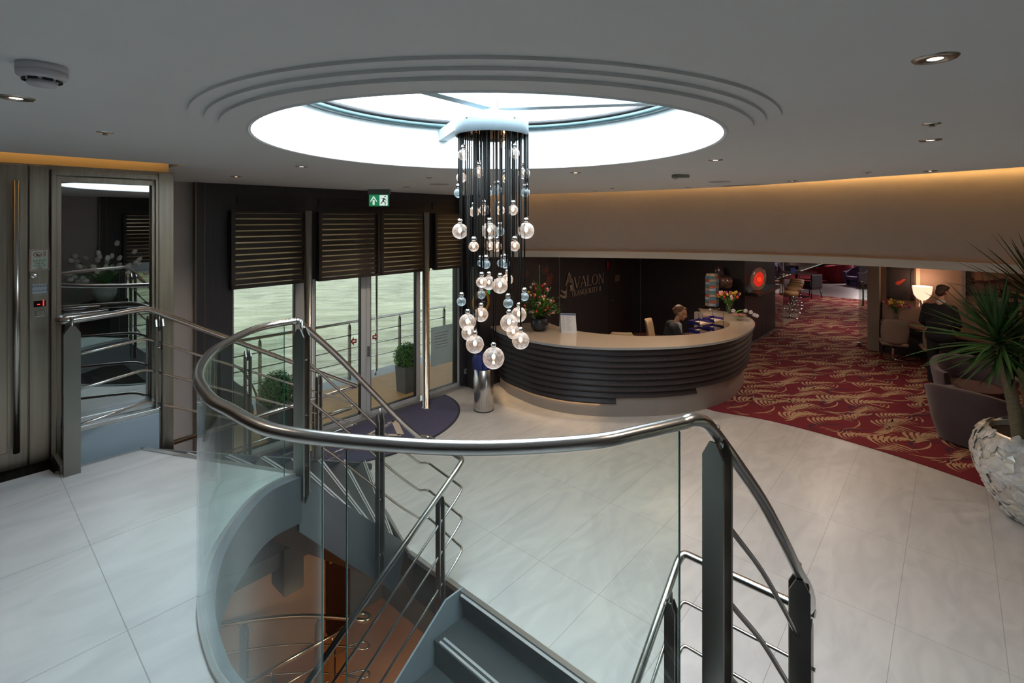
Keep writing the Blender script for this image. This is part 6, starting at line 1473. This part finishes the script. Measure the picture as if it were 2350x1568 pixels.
# white notice on the right glass
s0, z1 = TW(984, 752, 4.86); s1, z0 = TW(1033, 828, 4.86); nt_ = thing('window_notice', 'white paper notice with faint lettering stuck on the right window', 'notice', W(s0, 4.86, z0)); bm = new(); sbox(bm, s0, s1, 4.80, 4.803, z0, z1); obj('sheet', bm, glassmat('backlit_paper', (.9, .9, .9), 0, milk=3.0, milkcol=(.85, .88, .92), milkscale=2), nt_)
bm = new()
for k in range(6): sbox(bm, s0 + .15 * (s1 - s0), s1 - .2 * (s1 - s0) - .02 * (k % 3), 4.797, 4.7995, z1 - .12 - k * .05, z1 - .105 - k * .05)
obj('print_line', bm, mat('print_faint', (.55, .57, .60), .6), nt_)
# bouquet on the opposite side (seen in the lift glass)
fp = W(-.10, -4.0, 1.55); ob = thing('flower_arrangement', 'bouquet of cream magnolia blossoms, seen only as a reflection in the lift glass', 'flowers', fp)
bm = new(); lathe(bm, [(0, 0), (.12, 0), (.18, .15), (.16, .30), (0, .30)], fp, 28); obj('vase', bm, mat('pale_vase', (.5, .5, .5), .3), ob); rd = random.Random(9); bs = new()
for k in range(46):
    a = rd.random() * 6.28; el = rd.uniform(.2, 1.4); d = Vector((math.cos(a) * math.cos(el), math.sin(a) * math.cos(el), math.sin(el))); tip = fp + Vector((0, 0, .3)) + d * rd.uniform(.35, .75); tube(bs, bez(fp + Vector((0, 0, .25)), fp + Vector((0, 0, .5)) + d * .2, tip, 4), .004, 5)
    bm = new(); bloomm(bm, tip, .055, d); obj('bloom', bm, PET[3], ob)
obj('stem', bs, LEAF, ob)
pdp = W(-.10, -4.0, 0); bm = new(); box(bm, pdp.x - .25, pdp.x + .25, pdp.y - .25, pdp.y + .25, 0, 1.55); tag(obj('pedestal', bm, WENGE, bevel=.01), 'dark square pedestal carrying the cream bouquet on the opposite side', 'pedestal')

# ================================================================== PEOPLE
SKIN = mat('skin', (.55, .30, .20), .5, vary=.06, vscale=20); SUIT = mat('dark_suit', (.007, .007, .010), .85, bump=.1, bscale=200); SUIT2 = mat('charcoal_jacket', (.010, .012, .018), .8); HAIRB = mat('brown_hair', (.07, .035, .02), .5, bump=.6, bscale=90, stretch=(1, 1, .2)); HAIRL = mat('light_brown_hair', (.17, .09, .05), .5, bump=.6, bscale=90, vary=.25, vscale=30); SHIRT = mat('white_shirt', (.62, .64, .70), .7)
def caps(bm, chain):
    """chain of (point, radius[, flatten]) joined as tapered capsules"""
    for i in range(len(chain) - 1):
        a, ra = Vector(chain[i][0]), chain[i][1]; b, rb = Vector(chain[i + 1][0]), chain[i + 1][1]; n = max(2, int((b - a).length / (min(ra, rb) * .5)) + 1)
        for k in range(n + 1):
            u = k / n; bmesh.ops.create_icosphere(bm, subdivisions=2, radius=ra + (rb - ra) * u, matrix=Matrix.Translation(a.lerp(b, u)))
def ell(bm, c, r, rot=None): bmesh.ops.create_uvsphere(bm, u_segments=20, v_segments=14, radius=1, matrix=Matrix.Translation(Vector(c)) @ (rot or Matrix()) @ Matrix.Diagonal((*r, 1)))
def fuse(o, vox, sm=4):
    r = o.modifiers.new('remesh', 'REMESH'); r.mode = 'VOXEL'; r.voxel_size = vox; r.use_smooth_shade = True
    s = o.modifiers.new('smooth', 'SMOOTH'); s.factor = .5; s.iterations = sm
    dg = bpy.context.evaluated_depsgraph_get(); me = bpy.data.meshes.new_from_object(o.evaluated_get(dg)); old = o.data; o.modifiers.clear(); me.name = old.name; o.data = me
    for p in me.polygons: p.use_smooth = True
    return o
def head(bm, c, yaw, pitch, s=1.0):
    """face looks along local -y"""
    M = Matrix.Translation(Vector(c)) @ Matrix.Rotation(yaw, 4, 'Z') @ Matrix.Rotation(pitch, 4, 'X') @ Matrix.Scale(s, 4)
    def E_(p, r): bmesh.ops.create_uvsphere(bm, u_segments=20, v_segments=14, radius=1, matrix=M @ Matrix.Translation(Vector(p)) @ Matrix.Diagonal((*r, 1)))
    E_((0, .015, .03), (.076, .095, .085)); E_((0, -.025, -.035), (.058, .062, .070)); E_((0, -.055, -.085), (.026, .022, .020)); E_((0, -.088, -.008), (.010, .016, .026)); E_((0, -.100, -.026), (.014, .014, .011))
    E_((0, -.080, -.058), (.022, .012, .006)); E_((0, -.078, -.068), (.019, .012, .006)); E_((0, -.072, .028), (.055, .016, .012))
    for s_ in (-1, 1): E_((s_ * .078, .012, -.008), (.010, .020, .032)); E_((s_ * .045, -.058, -.03), (.024, .022, .022))
    return M
def hand(bm, w, d, up, s=1.0, curl=.5):
    """palm plus five separate fingers from wrist w along d"""
    d = Vector(d).normalized(); up = Vector(up).normalized(); sd = d.cross(up).normalized(); w = Vector(w)
    for k in range(5):
        o_ = sd * (.017 * (k - 2)); caps(bm, [(w + o_ * .7, .013), (w + o_ + d * .075, .012)])
    for k, ln in enumerate((.062, .078, .082, .074)):
        b = w + sd * (.020 * (k - 1.5)) + d * .085; d1 = (d - up * curl * .5).normalized(); d2 = (d - up * curl * 1.4).normalized(); caps(bm, [(b, .0085), (b + d1 * ln * .5, .008), (b + d1 * ln * .5 + d2 * ln * .5, .0068)])
    t = w + sd * .03 + d * .02; caps(bm, [(t, .012), (t + (sd * .6 + d * .6) * .045, .0095), (t + (sd * .5 + d * .9) * .075, .008)])
# --- standing man in a dark suit, seen from behind
mo = Vector((7.80, 9.10, 0)); fw = Vector((.78, .62, 0)).normalized(); rt = Vector((fw.y, -fw.x, 0))
def m_(r, f, z): return mo + rt * r + fw * f + Vector((0, 0, z))
yaw_m = math.atan2(fw.y, fw.x) + PI / 2
bm = new(); hc = m_(.03, .10, 1.685); head(bm, hc, yaw_m - R(28), R(12)); caps(bm, [(m_(0, .02, 1.44), .06), (m_(.01, .07, 1.58), .055)])
caps(bm, [(m_(0, .0, 1.32), .09), (m_(0, -.0, 1.1), .09), (m_(0, 0, .95), .09)])
for s_ in (-1, 1):
    caps(bm, [(m_(s_ * .17, 0, 1.40), .055), (m_(s_ * .24, .02, 1.12), .045), (m_(s_ * .19, .26, 1.0), .036)]); hand(bm, m_(s_ * .19, .27, 1.0), fw - rt * s_ * .25, Vector((0, 0, 1)))
    caps(bm, [(m_(s_ * .09, 0, .92), .085), (m_(s_ * .10, .03, .5), .055), (m_(s_ * .11, 0, .1), .042)])
man = obj('person', bm, SKIN); fuse(man, .0065, 3); tag(man, 'person in a dark suit standing with back turned at the writing desk', 'person'); ORG[man.name] = Vector()
bm = new(); caps(bm, [(m_(-.13, 0, 1.38), .085), (m_(.13, 0, 1.38), .085)]); caps(bm, [(m_(-.09, -.01, 1.28), .13), (m_(.09, -.01, 1.28), .13)]); caps(bm, [(m_(-.08, -.01, 1.1), .125), (m_(.08, -.01, 1.1), .125)]); caps(bm, [(m_(-.09, 0, .88), .135), (m_(.09, 0, .88), .135)]); caps(bm, [(m_(-.06, 0, 1.36), .12), (m_(-.05, 0, .88), .13)]); caps(bm, [(m_(.06, 0, 1.36), .12), (m_(.05, 0, .88), .13)])
for s_ in (-1, 1): caps(bm, [(m_(s_ * .18, 0, 1.39), .078), (m_(s_ * .255, .02, 1.12), .062), (m_(s_ * .20, .24, 1.0), .050)])
j = obj('jacket', bm, SUIT, man); fuse(j, .012, 6)
bm = new()
for s_ in (-1, 1): caps(bm, [(m_(s_ * .09, 0, .92), .115), (m_(s_ * .10, .03, .5), .082), (m_(s_ * .115, .0, .08), .066)])
fuse(obj('trousers', bm, SUIT, man), .012, 5)
for s_ in (-1, 1):
    bm = new(); ell(bm, m_(s_ * .115, .07, .055), (.05, .14, .05), Matrix.Rotation(yaw_m, 4, 'Z')); obj('shoe', bm, mat('black_shoe', (.01, .01, .01), .3), man)
bm = new(); lathe(bm, [(.066, 0), (.060, .05), (.056, .05), (.060, 0)], m_(.01, .045, 1.485), 24); obj('shirt_collar', bm, SHIRT, man)
bm = new(); Mh = Matrix.Translation(hc) @ Matrix.Rotation(yaw_m - R(28), 4, 'Z') @ Matrix.Rotation(R(12), 4, 'X')
for p_, r_ in (((0, .032, .052), (.086, .095, .078)), ((0, .07, -.015), (.076, .055, .085)), ((0, -.045, .085), (.066, .045, .034)), ((.05, .0, .09), (.04, .05, .03))): bmesh.ops.create_uvsphere(bm, u_segments=18, v_segments=12, radius=1, matrix=Mh @ Matrix.Translation(p_) @ Matrix.Diagonal((*r_, 1)))
fuse(obj('hair', bm, HAIRB, man), .007, 3)
# --- seated receptionist in profile, looking down to the right
wo = Vector((2.90, 8.95, 0)); fw = Vector((.985, -.17, 0)).normalized(); rt = Vector((fw.y, -fw.x, 0)); yaw_w = math.atan2(fw.y, fw.x) + PI / 2
def w_(r, f, z): return wo + rt * r * 1.12 + fw * f * 1.12 + Vector((0, 0, max(z * 1.15 - .10, .045)))
bm = new(); hc = w_(0, .11, 1.245); head(bm, hc, yaw_w, R(18), 1.12); caps(bm, [(w_(0, .02, 1.05), .05), (w_(0, .07, 1.19), .046)]); caps(bm, [(w_(0, 0, .98), .08), (w_(0, -.03, .6), .09)])
for s_ in (-1, 1):
    caps(bm, [(w_(s_ * .15, 0, 1.02), .045), (w_(s_ * .20, .08, .80), .038), (w_(s_ * .12, .30, .80), .030)]); hand(bm, w_(s_ * .12, .31, .79), fw - rt * s_ * .2, Vector((0, 0, 1)), curl=.4)
    caps(bm, [(w_(s_ * .09, 0, .55), .085), (w_(s_ * .10, .42, .55), .06), (w_(s_ * .10, .42, .08), .042)])
wom = obj('person', bm, SKIN); fuse(wom, .0065, 3); tag(wom, 'person with hair in a bun seated behind the reception desk, looking down', 'person'); ORG[wom.name] = Vector()
bm = new(); caps(bm, [(w_(-.13, -.01, 1.04), .085), (w_(.13, -.01, 1.04), .085)]); caps(bm, [(w_(0, -.05, 1.06), .085), (w_(0, .02, .95), .11)]); caps(bm, [(w_(-.10, .01, .92), .12), (w_(.10, .01, .92), .12)]); caps(bm, [(w_(-.07, -.03, .62), .12), (w_(.07, -.03, .62), .12)]); caps(bm, [(w_(0, .0, .95), .11), (w_(0, -.03, .62), .13)]); caps(bm, [(w_(0, -.07, .98), .085), (w_(0, -.12, .62), .12)])
for s_ in (-1, 1): caps(bm, [(w_(s_ * .17, 0, 1.03), .080), (w_(s_ * .215, .08, .80), .062), (w_(s_ * .125, .28, .80), .040)])
fuse(obj('jacket', bm, SUIT2, wom), .011, 5)
bm = new()
for s_ in (-1, 1): caps(bm, [(w_(s_ * .09, 0, .55), .10), (w_(s_ * .10, .42, .54), .078), (w_(s_ * .10, .42, .10), .058)])
fuse(obj('trousers', bm, SUIT2, wom), .012, 5)
for s_ in (-1, 1): bm = new(); ell(bm, w_(s_ * .10, .48, .04), (.04, .12, .04), Matrix.Rotation(yaw_w, 4, 'Z')); obj('shoe', bm, mat('black_shoe', (.01, .01, .01), .3), wom)
bm = new(); caps(bm, [(w_(.0, .085, 1.06), .045), (w_(.0, .105, .95), .028)]); lathe(bm, [(.058, 0), (.052, .04), (.046, .04), (.05, 0)], w_(0, .045, 1.075), 22); fuse(obj('shirt_collar', bm, SHIRT, wom), .006, 2)
bm = new(); quad(bm, w_(.055, .12, 1.05), w_(.02, .155, .86), w_(.005, .15, .86), w_(.03, .12, 1.08)); obj('shirt_front', bm, SHIRT, wom)
bm = new(); box(bm, *sorted((w_(.09, .13, 0).x, w_(.09, .135, 0).x + .004)), w_(.09, .13, 0).y - .03, w_(.09, .13, 0).y + .0, .90, .905); obj('name_badge', bm, mat('gold_badge', (.7, .5, .2), .3, metal=.8), wom)
bm = new(); Mh = Matrix.Translation(hc) @ Matrix.Rotation(yaw_w, 4, 'Z') @ Matrix.Rotation(R(18), 4, 'X') @ Matrix.Scale(1.12, 4)
for p_, r_ in (((0, .040, .050), (.081, .086, .076)), ((0, .07, .0), (.066, .045, .055)), ((0, .118, .02), (.030, .026, .030)), ((0, -.03, .088), (.055, .035, .024))): bmesh.ops.create_uvsphere(bm, u_segments=18, v_segments=12, radius=1, matrix=Mh @ Matrix.Translation(p_) @ Matrix.Diagonal((*r_, 1)))
fuse(obj('hair', bm, HAIRL, wom), .007, 3)
EYE = mat('eye_dark', (.02, .015, .012), .2); BROW = mat('lip_tone', (.40, .14, .11), .5)
for root, hcc, yw, pt in ((wom, hc, yaw_w, R(18)),):
    Mx = Matrix.Translation(hcc) @ Matrix.Rotation(yw, 4, 'Z') @ Matrix.Rotation(pt, 4, 'X') @ Matrix.Scale(1.12, 4); bm = new()
    for s_ in (-1, 1): bmesh.ops.create_uvsphere(bm, u_segments=10, v_segments=8, radius=.0075, matrix=Mx @ Matrix.Translation((s_ * .030, -.078, .008)))
    obj('eyes', bm, EYE, root)
    bm = new(); bmesh.ops.create_uvsphere(bm, u_segments=12, v_segments=8, radius=1, matrix=Mx @ Matrix.Translation((0, -.089, -.063)) @ Matrix.Diagonal((.018, .006, .005, 1))); obj('lips', bm, BROW, root)
bpy.context.view_layer.update()
